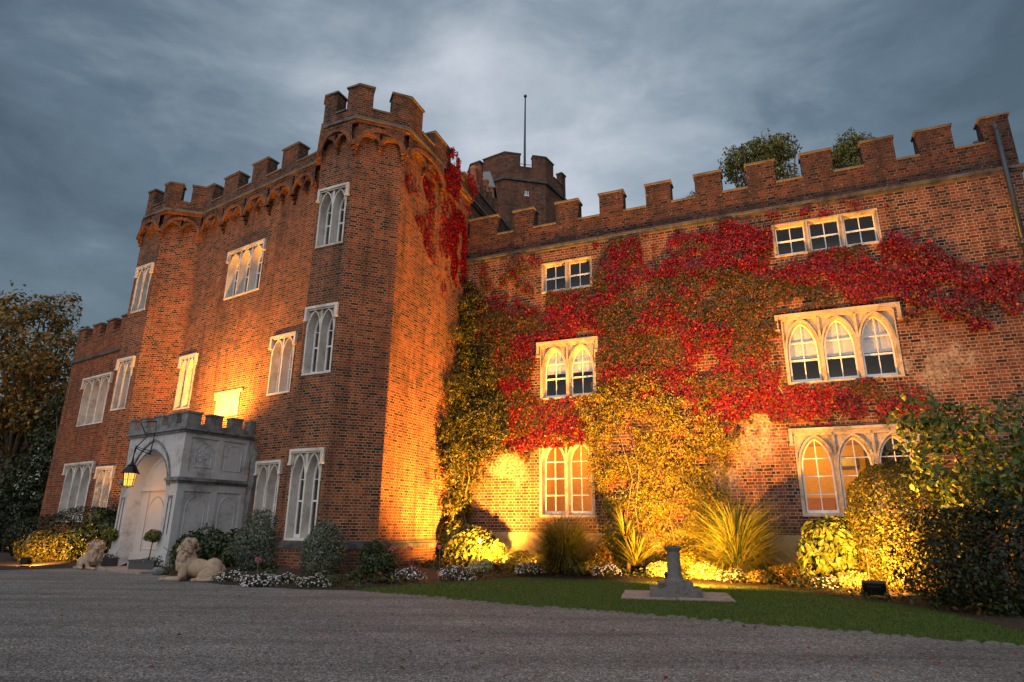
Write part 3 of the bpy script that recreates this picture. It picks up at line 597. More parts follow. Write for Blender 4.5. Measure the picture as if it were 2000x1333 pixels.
# blocked opening with a pale rendered panel above the porch
mb = MB(); mb.box(T_G, PANEL[0], PANEL[1], -.05, .03, PANEL[2], PANEL[3], 'b'); mb.box(T_G, PANEL[0]-.13, PANEL[1]+.13, -.05, .05, PANEL[3], PANEL[3]+.09, 'b'); mb.box(T_G, PANEL[0]-.1, PANEL[0], -.05, .04, PANEL[2]+.55, PANEL[3], 'b'); mb.build('blocked_opening', M_WST, gate)
# old stone arch stump beside the porch
mb = MB(); pts_ = [(4.42, 3.48), (4.62, 3.30), (4.78, 3.0), (4.83, 2.6), (4.80, 2.1), (4.74, 1.5), (4.70, .9)]
for k in range(len(pts_)-1):
    (a, z0), (b, z1) = pts_[k], pts_[k+1]; hw = .13-.01*k
    P_ = [T_G.P(gu(a)-hw, .09, z0), T_G.P(gu(a)+hw, .09, z0), T_G.P(gu(b)+hw, .09, z1), T_G.P(gu(b)-hw, .09, z1)]; mb.poly(P_)
    mb.poly([T_G.P(gu(a)+hw, .09, z0), T_G.P(gu(a)+hw, 0, z0), T_G.P(gu(b)+hw, 0, z1), T_G.P(gu(b)+hw, .09, z1)]); mb.poly([T_G.P(gu(a)-hw, 0, z0), T_G.P(gu(a)-hw, .09, z0), T_G.P(gu(b)-hw, .09, z1), T_G.P(gu(b)-hw, 0, z1)])
mb.build('arch_springer', M_PTOP, gate)
# plinth
mb = MB(); band(mb, GW[4:9]+[GW[9]], -.05, .10, -.05, .62); mb.build('plinth', M_TUDTOP, gate)
mb = MB(); band(mb, GW[4:9]+[GW[9]], -.05, .13, .62, .74); band(mb, GW[4:9]+[GW[9]], -.05, .07, .74, .80); mb.build('plinth_coping', M_STR, gate)
# corbel tables, string, parapet
def scaled(L_, n): return [(L_*k/n, L_*(k+1)/n) for k in range(n)]
for i, n_ in ((1, 1), (2, 1), (5, 1), (6, 1), (7, 1)):
    corbel_table(gate, segs[i], scaled(segs[i].L, n_), M_TUDTOP)
corbel_table(gate, segs[3], [(gu(u), gu(u+1.28)) for u in (.07, 1.35, 2.63, 3.91)]+[(gu(5.19), segs[3].L)], M_TUDTOP)
mb = MB(); band(mb, GP, -.25, .05, ZS-.02, ZS+.06); mb.build('string_course', M_COPE, gate)
mb = MB(); band(mb, GP, -.30, -.002, ZS-.10, ZS-.02); mb.build('corbel_course', M_VOUS, gate)
CP = cum(GP); c1, c2, c3, c4, c5, c6, c7, c8, c9 = CP[1:10]
mer = [(c1-1.6, c1-.9), (c1-.3, c1+.42), (c2-.34, c2+.42), (c3-.46, c3+.47), (c3+1.14, c3+1.99), (c3+2.79, c3+3.62), (c3+4.41, c3+5.22), (c5-.35, c5+.43), (c6-.41, c6+.40), (c7-.53, c7+.67), (c7+1.42, c7+2.55), (c7+3.55, c7+4.25), (c9+.9, c9+1.9)]
mer2 = mer[:-1]
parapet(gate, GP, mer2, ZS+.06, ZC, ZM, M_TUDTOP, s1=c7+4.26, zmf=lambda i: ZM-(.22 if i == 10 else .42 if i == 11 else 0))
# plain gable wall running back behind the wing, with tiled ridge, roof slab
mb = MB(); band(mb, sub(GP, c7+4.262, CP[-1]), -.5, -.02, ZS+.06, 12.55); gw_ = mb.build('gable_wall', M_TUDTOP, gate)
mb = MB(); band(mb, sub(GP, c7+4.262, CP[-1]), -.55, .03, 12.55, 12.61); mb.build('coping', M_COPE, gw_)
mb = MB(); mb.poly([(p[0], p[1], ZS) for p in GW]+[(-6, 28, ZS), (-13, 27.5, ZS)]); mb.build('roof', M_LEAD, gate)
bk_ = [(.45, 24.6), (-6, 28), (-13, 27.5), (-14.25, 23.4)]
for i in range(3):
    s_ = Fr(bk_[i], bk_[i+1]); mb = MB(); wall_panel(mb, s_, 0, s_.L, -.1, 12.4); mb.build('wall', M_TUD, gate)
# ------------------------------------------------------------------ low range on the left
LP = np.array([-13.95, 22.3]); gd = (np.array([-6.133, 17.23])-np.array([-11.31, 20.697])); gd /= np.linalg.norm(gd)
LW = Fr(LP-gd*4.83, LP+gd*.1); q0 = 4.83
rng_ = empty('side_range', label='lower two storey brick range left of the gatehouse with plain battlements', cat='building')
lw1 = (q0-3.25, q0-1.2, 4.70, 6.50, 3); lw2 = (q0-3.30, q0-1.25, 1.20, 3.22, 3)
mb = MB(); wall_panel(mb, LW, 0, LW.L, -.1, 7.40, [lw1[:4], lw2[:4]]); mb.build('wall', M_SIDE, rng_)
for q in (lw1, lw2): make_window(rng_, LW, *q, spring=.66, depth=.24, splay=.012, mat=M_REV, jamb=.055, mull=.055, head=.06, sill=.05, bars=(.72,), meet=.45, vbar=False, hoodlen=.3, sashw=.05, hexu=.12)
lpath = [LW.P(0, 0, 0)[:2], LW.P(LW.L, 0, 0)[:2]]; lend = LW.P(0, -7, 0)[:2]
mb = MB(); band(mb, [lend]+lpath, -.2, .06, 7.40, 7.50); mb.build('string_course', M_STR, rng_)
parapet(rng_, [lend]+lpath, [(.0, .7), (2., 2.7), (3.4, 4.1), (5.0, 5.7), (6.3, 7.62), (8.26, 8.9), (9.4, 10.0), (10.55, 11.2)], 7.50, 8.29, 8.80, M_SIDE, .35)
s_ = Fr(lend, lpath[0]); mb = MB(); wall_panel(mb, s_, 0, s_.L, -.1, 7.4); mb.build('wall', M_SIDE, rng_)
mb = MB(); mb.poly([(*lend, 7.45), (*lpath[0], 7.45), (*lpath[1], 7.45), (lpath[1][0]+3, lpath[1][1]+5, 7.45)]); mb.build('roof', M_LEAD, rng_)
# ------------------------------------------------------------------ wing
wing = empty('castle_wing', label='long brick wing clad in red creeper with stone gothic windows and battlements', cat='building')
WE = 15.04
W_UP2 = (2.656, 4.28, 8.10, 9.10, 2); W_UP3 = (9.38, 11.92, 8.17, 9.14, 3); W_MID2 = (2.60, 4.31, 4.76, 6.42, 2); W_MID3 = (9.33, 11.90, 4.68, 6.44, 3); W_GR2 = (2.565, 4.18, 1.42, 3.56, 2); W_GR3 = (9.31, 11.90, 1.45, 3.46, 3)
WW = [W_UP2, W_UP3, W_MID2, W_MID3, W_GR2, W_GR3]
mb = MB(); wall_panel(mb, WING, -.6, WE, -.1, 9.6, [q[:4] for q in WW]); mb.build('wall', M_GEO, wing)
wp = [WING.P(-.3, 0, 0)[:2], WING.P(WE, 0, 0)[:2], WING.P(WE, -8, 0)[:2]]
s_ = Fr(wp[1], wp[2]); mb = MB(); wall_panel(mb, s_, 0, s_.L, -.1, 9.6); mb.build('wall', M_GEO, wing)
mb = MB(); band(mb, wp, -.2, .05, 9.52, 9.58); band(mb, wp, -.2, .10, 9.58, 9.66); mb.build('string_course', M_STR, wing)
wm = [(.37, 1.4), (1.98, 2.68), (3.45, 4.18), (4.88, 5.62), (6.32, 7.06), (7.76, 8.51), (9.19, 9.94), (10.62, 11.38), (12.1, 12.85), (13.37, 14.14), (14.77, 15.34+.35), (16.5, 17.3), (18.1, 18.9), (19.7, 20.5)]
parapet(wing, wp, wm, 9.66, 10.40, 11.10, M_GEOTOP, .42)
mb = MB(); mb.poly([(*wp[0], 9.9), (*wp[1], 9.9), (*wp[2], 9.9), (*WING.P(1.5, -8, 0)[:2], 9.9)]); mb.build('roof', M_LEAD, wing)
s_ = Fr(wp[2], WING.P(1.5, -8, 0)[:2]); mb = MB(); wall_panel(mb, s_, 0, s_.L, -.1, 10.3); mb.build('wall', M_GEO, wing)
common = dict(mat=M_WST, jamb=.075, mull=.085, depth=.19, splay=.03)
make_window(wing, WING, *W_UP2, square=True, hood=False, head=.04, sill=.05, bars=(), meet=.5, blind=None, mat=M_WST, jamb=.06, mull=.075, depth=.17, splay=.02, sashw=.028)
make_window(wing, WING, *W_UP3, square=True, hood=False, head=.04, sill=.05, bars=(), meet=.5, blind=None, mat=M_WST, jamb=.06, mull=.075, depth=.17, splay=.02, sashw=.028)
make_window(wing, WING, *W_MID2, spring=.50, head=.10, sill=.04, bars=(.70,), meet=.38, blind=(.48,), hexu=.10, hoodlen=.32, **common)
make_window(wing, WING, *W_MID3, spring=.48, head=.10, sill=.04, bars=(.67,), meet=.36, blind=(.40,), hexu=.14, hoodlen=.32, **common)
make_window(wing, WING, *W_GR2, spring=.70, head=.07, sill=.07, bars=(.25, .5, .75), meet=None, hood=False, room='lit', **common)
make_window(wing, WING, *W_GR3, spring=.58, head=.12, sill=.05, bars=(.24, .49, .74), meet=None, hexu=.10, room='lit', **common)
# rendered plinth below the ground-floor windows
mb = MB(); mb.box(WING, -.5, 12.4, -.05, .02, -.1, 1.02, 'b'); mb.build('plinth', m_stone('rendered_plinth', (.36, .24, .11), (.45, .31, .15), 2, .9, (.16, .11, .06), 3), wing)
mb = MB()
for zz0, zz1 in ((10.75, 7.6), (7.58, 4.1), (4.08, .15)):
    mb.tube([WING.P(14.72, .09, zz0), WING.P(14.72, .09, zz1)], .055, 12); mb.tube([WING.P(14.72, .09, zz1+.12), WING.P(14.72, .09, zz1)], .068, 12)
    mb.box(WING, 14.62, 14.82, 0, .10, zz1+.03, zz1+.08)
mb.tube([WING.P(14.72, -.3, 10.80), WING.P(14.72, .09, 10.80), WING.P(14.72, .09, 10.70)], .06, 10)
mb.build('drainpipe', M_PIPE, wing)
# things in the lit room
mb = MB(); mb.box(WING, 10.42, 10.86, -2.56, -2.53, 2.78, 3.10); fo = mb.build('picture_frame', M_WOOD, label='small dark framed picture hanging on the lit wall behind the middle arched pane', cat='picture')
mb = MB(); mb.box(WING, 10.47, 10.81, -2.528, -2.522, 2.83, 3.05); mb.build('print', M_PIC, fo)
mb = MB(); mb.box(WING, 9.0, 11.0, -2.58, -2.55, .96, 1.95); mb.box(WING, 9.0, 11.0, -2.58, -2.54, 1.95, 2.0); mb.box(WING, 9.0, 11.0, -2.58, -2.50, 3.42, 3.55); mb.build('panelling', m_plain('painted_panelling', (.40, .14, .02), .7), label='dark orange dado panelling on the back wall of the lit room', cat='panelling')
ch = empty('wooden_chair', WING.P(10.62, -1.2, .95), math.atan2(WD[1], WD[0])+.4, label='dark wooden chair inside the lit ground floor room at the window sill', cat='chair')
IDF = Fr((0, 0), (1, 0), 0.)
for a, b in ((-.2, -.16), (.16, .2)):
    for c, d, zt in ((-.2, -.16, .45), (.16, .2, .98)):
        mb = MB(); mb.box(IDF, a, b, c, d, 0, zt); mb.build('leg', M_WOOD, ch)
mb = MB(); mb.box(IDF, -.22, .22, -.22, .22, .45, .49); mb.build('seat', M_WOOD, ch)
mb = MB(); mb.box(IDF, -.16, .16, .17, .19, .85, .96); mb.box(IDF, -.16, .16, .17, .19, .62, .68); mb.build('backrest', M_WOOD, ch)
# ------------------------------------------------------------------ stair turret behind the roofs
tur = empty('stair_turret', label='octagonal brick stair turret with battlements rising behind the wing roof', cat='turret')
A3 = atD(985, 349, 27.); zst = A3[2]; B3 = onz(1066, 359, zst); A2, B2 = A3[:2], B3[:2]; sd = np.linalg.norm(B2-A2); d_ = (B2-A2)/sd; n_ = np.array([d_[1], -d_[0]])
cen = (A2+B2)/2-n_*sd*(1+math.sqrt(2))/2; r8 = np.linalg.norm(A2-cen); a0 = math.atan2(*(A2-cen)[::-1])
oc = [cen+r8*np.array([math.cos(a0+k*math.pi/4), math.sin(a0+k*math.pi/4)]) for k in range(-3, 6)]
for i in range(8):
    s_ = Fr(oc[i], oc[i+1]); mb = MB(); wall_panel(mb, s_, 0, s_.L, 8, zst); mb.build('wall', M_TUDTOP, tur)
mb = MB(); band(mb, oc, -.2, .10, zst-.05, zst+.07); mb.build('string_course', M_STR, tur)
zt1 = onpl(1041, 305.6, A2, n_)[2]; zt0 = onpl(1016, 327, A2, n_)[2]; so_ = cum(oc)
fA = so_[3]; fu = lambda x, y: float((onpl(x, y, A2, n_)[:2]-A2)@d_)
g0, g1 = fA+fu(1016.4, 310), fA+fu(1041, 315)
L8 = so_[1]; tm = [(0.001, .28*L8)] + [(k*L8-.35*L8, k*L8+.28*L8) for k in (1, 2)] + [(so_[3]-.62*L8, g0), (g1, so_[4]+.38*L8)] + [(k*L8-.2*L8, k*L8+.38*L8) for k in (5, 6, 7)]
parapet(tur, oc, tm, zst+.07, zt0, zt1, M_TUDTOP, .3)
mb = MB(); mb.poly([(p[0], p[1], zst) for p in oc[:8]]); mb.build('roof', M_LEAD, tur)
Ft = Fr(A2, B2); cu, cz = Ft.px(1028.5, 378.5)
mb = MB(); n = 18; rr = .20
for k in range(n):
    a_, b_ = 2*math.pi*k/n, 2*math.pi*(k+1)/n
    for r0, r1, w0, w1 in ((rr+.07, rr, .02, .04), (rr, rr-.02, .04, .004)):
        mb.poly([Ft.P(cu+r0*math.cos(a_), w0, cz+r0*math.sin(a_)), Ft.P(cu+r0*math.cos(b_), w0, cz+r0*math.sin(b_)), Ft.P(cu+r1*math.cos(b_), w1, cz+r1*math.sin(b_)), Ft.P(cu+r1*math.cos(a_), w1, cz+r1*math.sin(a_))])
ow = mb.build('round_window', M_VOUS, tur)
mb = MB(); mb.poly([Ft.P(cu+rr*math.cos(2*math.pi*k/n), .004, cz+rr*math.sin(2*math.pi*k/n)) for k in range(n)]); mb.build('pane', m_plain('dark_glass', (.01, .012, .015), .1), ow)
mb = MB()
for dx in (-.075, .0, .075): mb.box(Ft, cu+dx-.014, cu+dx+.014, .005, .02, cz-.15, cz+.13)
mb.box(Ft, cu-.13, cu+.13, .005, .018, cz-.13, cz-.10); mb.build('glazing_bar', M_WHITE, ow)
# railing in the open crenel and flagpole
mb = MB()
for zz in (.12, .32): mb.tube([Ft.P(g0-fA-.05, -.2, zt0+zz), Ft.P(g1-fA+.05, -.2, zt0+zz)], .014, 6)
mb.build('railing', M_IRON, tur)
ft = atD(1026, 190, 28.2); fb = (ft[0]-.02, ft[1], zst)
pole = empty('flagpole', fb, label='thin dark bare flagpole standing on top of the octagonal turret', cat='flagpole')
mb = MB(); H_ = ft[2]-zst; mb.tube([(0, 0, 0), (.0, 0, H_*.5), (.02, 0, H_)], [.07, .055, .035], 10); mb.build('pole', M_PIPE, pole)
mb = MB(); mb.lathe([(.01, -.09), (.07, -.06), (.09, 0), (.07, .06), (.01, .09)], .02, 0, 12, True, H_+.05); mb.build('finial', M_PIPE, pole)
# chimney pots behind the gable wall
for (x, y, D_, r_, h_, orn, lab) in ((925, 327, 23.2, .17, .9, 0, 'plain terracotta chimney pot nearest the gatehouse battlements'), (936.5, 325, 23.6, .16, 1.1, 1, 'dark patterned terracotta chimney pot beside the plain tall one'), (948, 352, 24.2, .16, .75, 0, 'lower plain terracotta pot left of the turret wall'), (959, 365, 24.6, .17, .75, 0, 'squat terracotta pot tucked against the turret base')):
    p = atD(x, y, D_); c = empty('chimney_pot', (p[0], p[1], p[2]-h_), label=lab, cat='chimney pot', group='chimney pots behind the gatehouse')
    pr = [(r_*1.1, 0), (r_*1.1, .08), (r_*.92, .12), (r_*.84, h_*.8), (r_*1.02, h_*.84), (r_*1.02, h_*.93), (r_*.85, h_*.95), (r_*.8, h_), (r_*.6, h_), (r_*.6, h_-.2)]
    if orn: pr = [(r_, 0)]+[(r_*(1.08 if k % 2 else .85), .1+k*h_*.09) for k in range(9)]+[(r_*.8, h_*.95), (r_*.6, h_), (r_*.4, h_)]
    mb = MB(); mb.lathe(pr, 0, 0, 16); mb.build('pot', M_TERRA if not orn else m_stone('dark_terracotta', (.16, .045, .03), (.25, .08, .05), 8), c)
    mb = MB(); mb.box(IDF, -.32, .32, -.32, .32, -.9, 0.); mb.build('chimney_stack', M_TUDTOP, c)
p = atD(951, 337, 25.); rf = MB(); q = Fr((p[0]-.75, p[1]), (p[0]+.55, p[1]-.1))
for a, b in ((0, 1),): 
    rf.poly([q.P(0, .5, p[2]-1.1), q.P(1.2, .5, p[2]-1.1), q.P(.9, 0, p[2]), q.P(.3, 0, p[2])]); rf.poly([q.P(0, -.5, p[2]-1.1), q.P(0, .5, p[2]-1.1), q.P(.3, 0, p[2])]); rf.poly([q.P(1.2, .5, p[2]-1.1), q.P(1.2, -.5, p[2]-1.1), q.P(.9, 0, p[2])]); rf.poly([q.P(1.2, -.5, p[2]-1.1), q.P(0, -.5, p[2]-1.1), q.P(.3, 0, p[2]), q.P(.9, 0, p[2])])
    rf.box(q, .1, 1.1, -.45, .45, p[2]-3.2, p[2]-1.1)
rf.build('roof_hatch', M_LEAD, tur)
# ------------------------------------------------------------------ porch
PC = np.array([-8.612, 16.697]); fd = gd; PF = Fr(PC-fd*2.89, PC, 0.); PSD = np.array([-fd[1], fd[0]]); PS = Fr(PC, PC+PSD*2.0, 0.)
porch = empty('entrance_porch', (0, 0, 0), label='grey stone entrance porch with pointed arch doorway and small battlements', cat='porch')
FU = 2.89
AO = outline(.44, 2.36, .0, 2.12, 3.12, 14); AM = outline(.30, 2.50, .0, 2.12, 3.40, 14)
mb = MB()
zz = sorted({z for _, z in AO})
for k in range(len(zz)-1):
    la, ra = xs_at(AO, zz[k]+1e-6); xx = xs_at(AO, zz[k+1]-1e-6); lb_, rb = xx
    mb.poly([PF.P(0, 0, zz[k]), PF.P(la, 0, zz[k]), PF.P(lb_, 0, zz[k+1]), PF.P(0, 0, zz[k+1])]); mb.poly([PF.P(ra, 0, zz[k]), PF.P(FU, 0, zz[k]), PF.P(FU, 0, zz[k+1]), PF.P(rb, 0, zz[k+1])])
mb.poly([PF.P(0, 0, 3.12), PF.P(FU, 0, 3.12), PF.P(FU, 0, 3.6), PF.P(0, 0, 3.6)])
IN = shrink(AO, .16); IN = [(u, max(z, 0)) for u, z in IN]
for k in range(1, len(AO)):
    p, q, p2, q2 = AO[k], AO[(k+1) % len(AO)], IN[k], IN[(k+1) % len(AO)]
    m1 = ((p[0]*.6+p2[0]*.4), (p[1]*.6+p2[1]*.4)); m2 = ((q[0]*.6+q2[0]*.4), (q[1]*.6+q2[1]*.4))
    mb.poly([PF.P(p[0], 0, p[1]), PF.P(q[0], 0, q[1]), PF.P(m2[0], -.10, m2[1]), PF.P(m1[0], -.10, m1[1])]); mb.poly([PF.P(m1[0], -.10, m1[1]), PF.P(m2[0], -.10, m2[1]), PF.P(q2[0], -.30, q2[1]), PF.P(p2[0], -.30, p2[1])])
mb.build('front_wall', M_PORCH, porch)
mb = MB(); wall_panel(mb, PS, 0, 2.0, -.02, 3.6, [(.2, .95, 2.48, 3.38), (1.13, 1.84, 2.48, 3.38), (.2, .95, .5, 1.98), (1.13, 1.84, .5, 1.98)])
wl_ = Fr(PF.P(0, -2.0, 0)[:2], PF.P(0, 0, 0)[:2]); wall_panel(mb, wl_, 0, 2.0, -.02, 3.6); mb.build('side_wall', M_PORCH, porch)
for a, b, z0, z1, arch in ((.2, .95, 2.48, 3.38, 0), (1.13, 1.84, 2.48, 3.38, 1), (.2, .95, .5, 1.98, 1), (1.13, 1.84, .5, 1.98, 1)):
    mb = MB(); mb.poly([PS.P(a, -.035, z0), PS.P(b, -.035, z0), PS.P(b, -.035, z1), PS.P(a, -.035, z1)])
    for c, d in (((a, z0), (b, z0)), ((b, z0), (b, z1)), ((b, z1), (a, z1)), ((a, z1), (a, z0))): mb.poly([PS.P(c[0], 0, c[1]), PS.P(d[0], 0, d[1]), PS.P(d[0], -.035, d[1]), PS.P(c[0], -.035, c[1])])
    o1 = outline(a+.1, b-.1, z0+.08, z0+(z1-z0)*.72, z1-.09, 8) if arch else outline(a+.16, b-.10, z0+.12, z0+.5, z1-.1, 8); o2 = shrink(o1, .03)
    for k in range(len(o1)):
        p, q, p2, q2 = o1[k], o1[(k+1) % len(o1)], o2[k], o2[(k+1) % len(o1)]
        mb.poly([PS.P(p[0], -.033, p[1]), PS.P(q[0], -.033, q[1]), PS.P((q[0]+q2[0])/2, -.018, (q[1]+q2[1])/2), PS.P((p[0]+p2[0])/2, -.018, (p[1]+p2[1])/2)]); mb.poly([PS.P((p[0]+p2[0])/2, -.018, (p[1]+p2[1])/2), PS.P((q[0]+q2[0])/2, -.018, (q[1]+q2[1])/2), PS.P(q2[0], -.033, q2[1]), PS.P(p2[0], -.033, p2[1])])
    if not arch:
        for k in range(14):
            an = k*2.4; rr = .03+.014*k; cx, cz = (a+b)/2+rr*.75*math.cos(an), (z0+z1)/2+rr*1.3*math.sin(an); mb.lathe([(.001, -.02), (.035, -.01), (.04, 0)], 0, 0, 8) if 0 else None
            s2 = .03+.012*random.random(); mb.poly([PS.P(cx-s2, -.03, cz), PS.P(cx, -.028, cz-s2), PS.P(cx+s2*.3, -.008, cz)]); mb.poly([PS.P(cx, -.028, cz-s2), PS.P(cx+s2, -.03, cz), PS.P(cx+s2*.3, -.008, cz)]); mb.poly([PS.P(cx+s2, -.03, cz), PS.P(cx, -.028, cz+s2), PS.P(cx+s2*.3, -.008, cz)]); mb.poly([PS.P(cx, -.028, cz+s2), PS.P(cx-s2, -.03, cz), PS.P(cx+s2*.3, -.008, cz)])
    mb.build('carved_panel', M_PORCH, porch)
ppath = [PF.P(0, -2.0, 0)[:2], PF.P(0, 0, 0)[:2], PF.P(FU, 0, 0)[:2], PS.P(1.98, 0, 0)[:2]]
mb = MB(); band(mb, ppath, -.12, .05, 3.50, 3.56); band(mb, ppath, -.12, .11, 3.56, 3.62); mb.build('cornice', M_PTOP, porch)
mb = MB()
sidep = [PF.P(2.36, 0, 0)[:2], PF.P(FU, 0, 0)[:2], PS.P(1.98, 0, 0)[:2]]
for o_, a, b in ((.04, 2.18, 2.24), (.10, 2.24, 2.30), (.06, 2.30, 2.33)): band(mb, sidep, -.1, o_, a, b)
leftp = [PF.P(0, -2.0, 0)[:2], PF.P(0, 0, 0)[:2], PF.P(.44, 0, 0)[:2]]
for o_, a, b in ((.04, 2.18, 2.24), (.10, 2.24, 2.30), (.06, 2.30, 2.33)): band(mb, leftp, -.1, o_, a, b)
mb.build('string_course', M_PTOP, porch)
mb = MB()
for pth in (sidep, leftp):
    mb = MB(); band(mb, pth, -.1, .05, 0, .42); band(mb, pth, -.1, .025, .42, .47); mb.build('plinth', M_PORCH, porch)
# arch mouldings
mb = MB()
for o1, o2, wv in ((AM, shrink(AM, .05), .035), (shrink(AO, -.02), shrink(AO, .0), .02)):
    idx = [k for k in range(len(o1)) if o1[k][1] > 2.1]
    for k in idx[:-1]:
        p, q, p2, q2 = o1[k], o1[k+1], o2[k], o2[k+1]
        mb.poly([PF.P(p2[0], wv, p2[1]), PF.P(q2[0], wv, q2[1]), PF.P(q[0], wv, q[1]), PF.P(p[0], wv, p[1])]); mb.poly([PF.P(p[0], wv, p[1]), PF.P(q[0], wv, q[1]), PF.P(q[0], 0, q[1]), PF.P(p[0], 0, p[1])]); mb.poly([PF.P(p2[0], 0, p2[1]), PF.P(q2[0], 0, q2[1]), PF.P(q2[0], wv, q2[1]), PF.P(p2[0], wv, p2[1])])
for a, b in ((.03, .40), (2.44, 2.86)):   # small pier niches
    mb.box(PF, (a+b)/2-.09, (a+b)/2-.07, 0, .02, .9, 1.8); mb.box(PF, (a+b)/2+.07, (a+b)/2+.09, 0, .02, .9, 1.8); mb.box(PF, (a+b)/2-.09, (a+b)/2+.09, 0, .021, 1.8, 1.86)
mb.build('arch_moulding', M_PTOP, porch)
# boarded door in the recess
mb = MB(); mb.poly([PF.P(u, -.30, z) for u, z in IN]); mb.box(PF, .62, 2.18, -.30, -.20, 0, .42, 'b'); mb.box(PF, .6, 2.2, -.30, -.24, 2.02, 2.10, 'b'); mb.box(PF, .6, 2.2, -.30, -.255, 2.10, 2.14, 'b')
for a, b in ((.98, 1.02), (1.94, 1.98)): mb.box(PF, a, b, -.30, -.272, .42, 2.02, 'b')
da = outline(1.06, 1.86, .5, 1.45, 1.88, 8); db = shrink(da, .03)
for k in range(len(da)):
    p, q, p2, q2 = da[k], da[(k+1) % len(da)], db[k], db[(k+1) % len(da)]; mb.poly([PF.P(p[0], -.276, p[1]), PF.P(q[0], -.276, q[1]), PF.P(q2[0], -.298, q2[1]), PF.P(p2[0], -.298, p2[1])])
dc = outline(.86, 2.04, 2.15, 2.2, 2.86, 8); dd_ = shrink(dc, .025)
for k in range(1, len(dc)):
    p, q, p2, q2 = dc[k], dc[(k+1) % len(dc)], dd_[k], dd_[(k+1) % len(dc)]; mb.poly([PF.P(p[0], -.28, p[1]), PF.P(q[0], -.28, q[1]), PF.P(q2[0], -.298, q2[1]), PF.P(p2[0], -.298, p2[1])])
mb.build('door', M_DOOR, porch)
# parapet of the porch
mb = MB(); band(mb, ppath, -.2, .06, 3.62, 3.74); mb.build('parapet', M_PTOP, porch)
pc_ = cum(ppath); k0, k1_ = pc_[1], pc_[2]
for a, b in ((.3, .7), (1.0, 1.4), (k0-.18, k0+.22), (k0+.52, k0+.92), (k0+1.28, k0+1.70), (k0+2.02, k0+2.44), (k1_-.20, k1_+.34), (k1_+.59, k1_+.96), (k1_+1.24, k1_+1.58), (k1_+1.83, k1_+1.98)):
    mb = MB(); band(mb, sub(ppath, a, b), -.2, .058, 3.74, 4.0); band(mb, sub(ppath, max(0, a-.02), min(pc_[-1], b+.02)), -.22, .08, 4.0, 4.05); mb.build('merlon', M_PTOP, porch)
mb = MB(); mb.poly([PF.P(0, 0, 3.62), PF.P(FU, 0, 3.62), PF.P(FU, -1.98, 3.62), PF.P(0, -1.98, 3.62)]); mb.build('roof', M_LEAD, porch)
mb = MB(); mb.box(PF, -.25, FU+.35, -.6, .75, 0.0, .05); mb.build('door_step', M_PAVE, label='flat pale stone threshold slab in front of the porch doorway', cat='step')
# lantern on a scrolled iron bracket
bk = empty('lantern_bracket', PF.P(1.42, .05, 3.78), math.atan2(fd[1], fd[0]), label='scrolled black iron bracket reaching out from the porch battlements', cat='bracket')
LWO = .46   # reach
tb = lambda pts, r_=.012: [(p[0], -p[1], p[2]) for p in pts]
mb = MB(); mb.tube(tb([(0, -.35, .12), (0, 0, .10), (0, .25, .07), (0, .42, .0), (0, LWO-.25, -.35), (0, LWO-.05, -.62), (0, LWO, -.85)]), .016, 8); mb.tube(tb([(0, 0, .06), (0, .02, -.5), (0, .05, -.82)]), .014, 8); mb.tube(tb([(0, .0, -.8), (0, LWO*.6, -.74), (0, LWO, -.66)]), .013, 8); mb.tube(tb([(0, .0, -.72), (0, LWO*.6, -.68), (0, LWO, -.62)]), .010, 8)
mb.tube(tb([(0, LWO-.02, -.62), (.02, LWO+.02, -1.0), (.0, LWO+.06, -1.18)]), .010, 6)
mb.tube(tb([(0, .9+.08*math.cos(t_*.5), -.5+.08*math.sin(t_*.5)) for t_ in range(12)]), .008, 6); mb.build('bracket', M_IRON, bk)
lp = np.array(PF.P(1.42, .05+LWO, 0)); lz = 2.10
lan = empty('porch_lantern', (lp[0], lp[1], lz), math.atan2(fd[1], fd[0])+.3, label='black framed lantern with glowing amber panes hanging in front of the porch', cat='lantern')
hexp = lambda r_, z: [(.95*r_*math.cos(math.pi/3*k), 0.95*r_*math.sin(math.pi/3*k), z) for k in range(6)]
mb = MB(); mb.grid([hexp(.12, 0), hexp(.155, .34)], True, False); mb.poly(hexp(.12, 0)[::-1]); mb.build('pane', m_emit('lantern_glass', (1., .42, .06), 1.9), lan)
mb = MB()
for k in range(6):
    a, b = hexp(.123, 0)[k], hexp(.16, .34)[k]; mb.tube([a, b], .010, 6); a2, b2 = hexp(.123, 0)[(k+1) % 6], hexp(.16, .34)[(k+1) % 6]; mb.tube([a, a2], .010, 6); mb.tube([b, b2], .012, 6)
    mb.tube([tuple((np.array(a)+np.array(a2))/2), tuple((np.array(b)+np.array(b2))/2)], .005, 5); mb.tube([tuple(np.array(a)*.5+np.array(b)*.5), tuple(np.array(a2)*.5+np.array(b2)*.5)], .005, 5)
mb.build('frame', M_IRON, lan)
mb = MB(); mb.lathe([(.235, .33), (.195, .37), (.15, .45), (.10, .52), (.11, .54), (.06, .57), (.03, .62), (.015, .78), (.012, 1.0)], 0, 0, 12, False); mb.build('hood', M_IRON, lan)
mb = MB(); mb.lathe([(.004, .08), (.035, .12), (.035, .2), (.004, .25)], 0, 0, 10); mb.build('bulb', m_emit('lantern_bulb', (1, .75, .35), 30), lan)
def lamp(name, typ, loc, power, col=AMBER, size=.1, target=None, cone=150, blend=.6, parent=None):
    l = bpy.data.lights.new(name, typ); l.energy = power; l.color = col
    if typ in ('POINT', 'SPOT'): l.shadow_soft_size = size
    if typ == 'SPOT': l.spot_size = R(cone); l.spot_blend = blend
    o = bpy.data.objects.new(name, l); COL.objects.link(o); o.location = loc
    if target is not None: o.rotation_euler = (Vector(target)-Vector(loc)).to_track_quat('-Z', 'Y').to_euler()
    return o
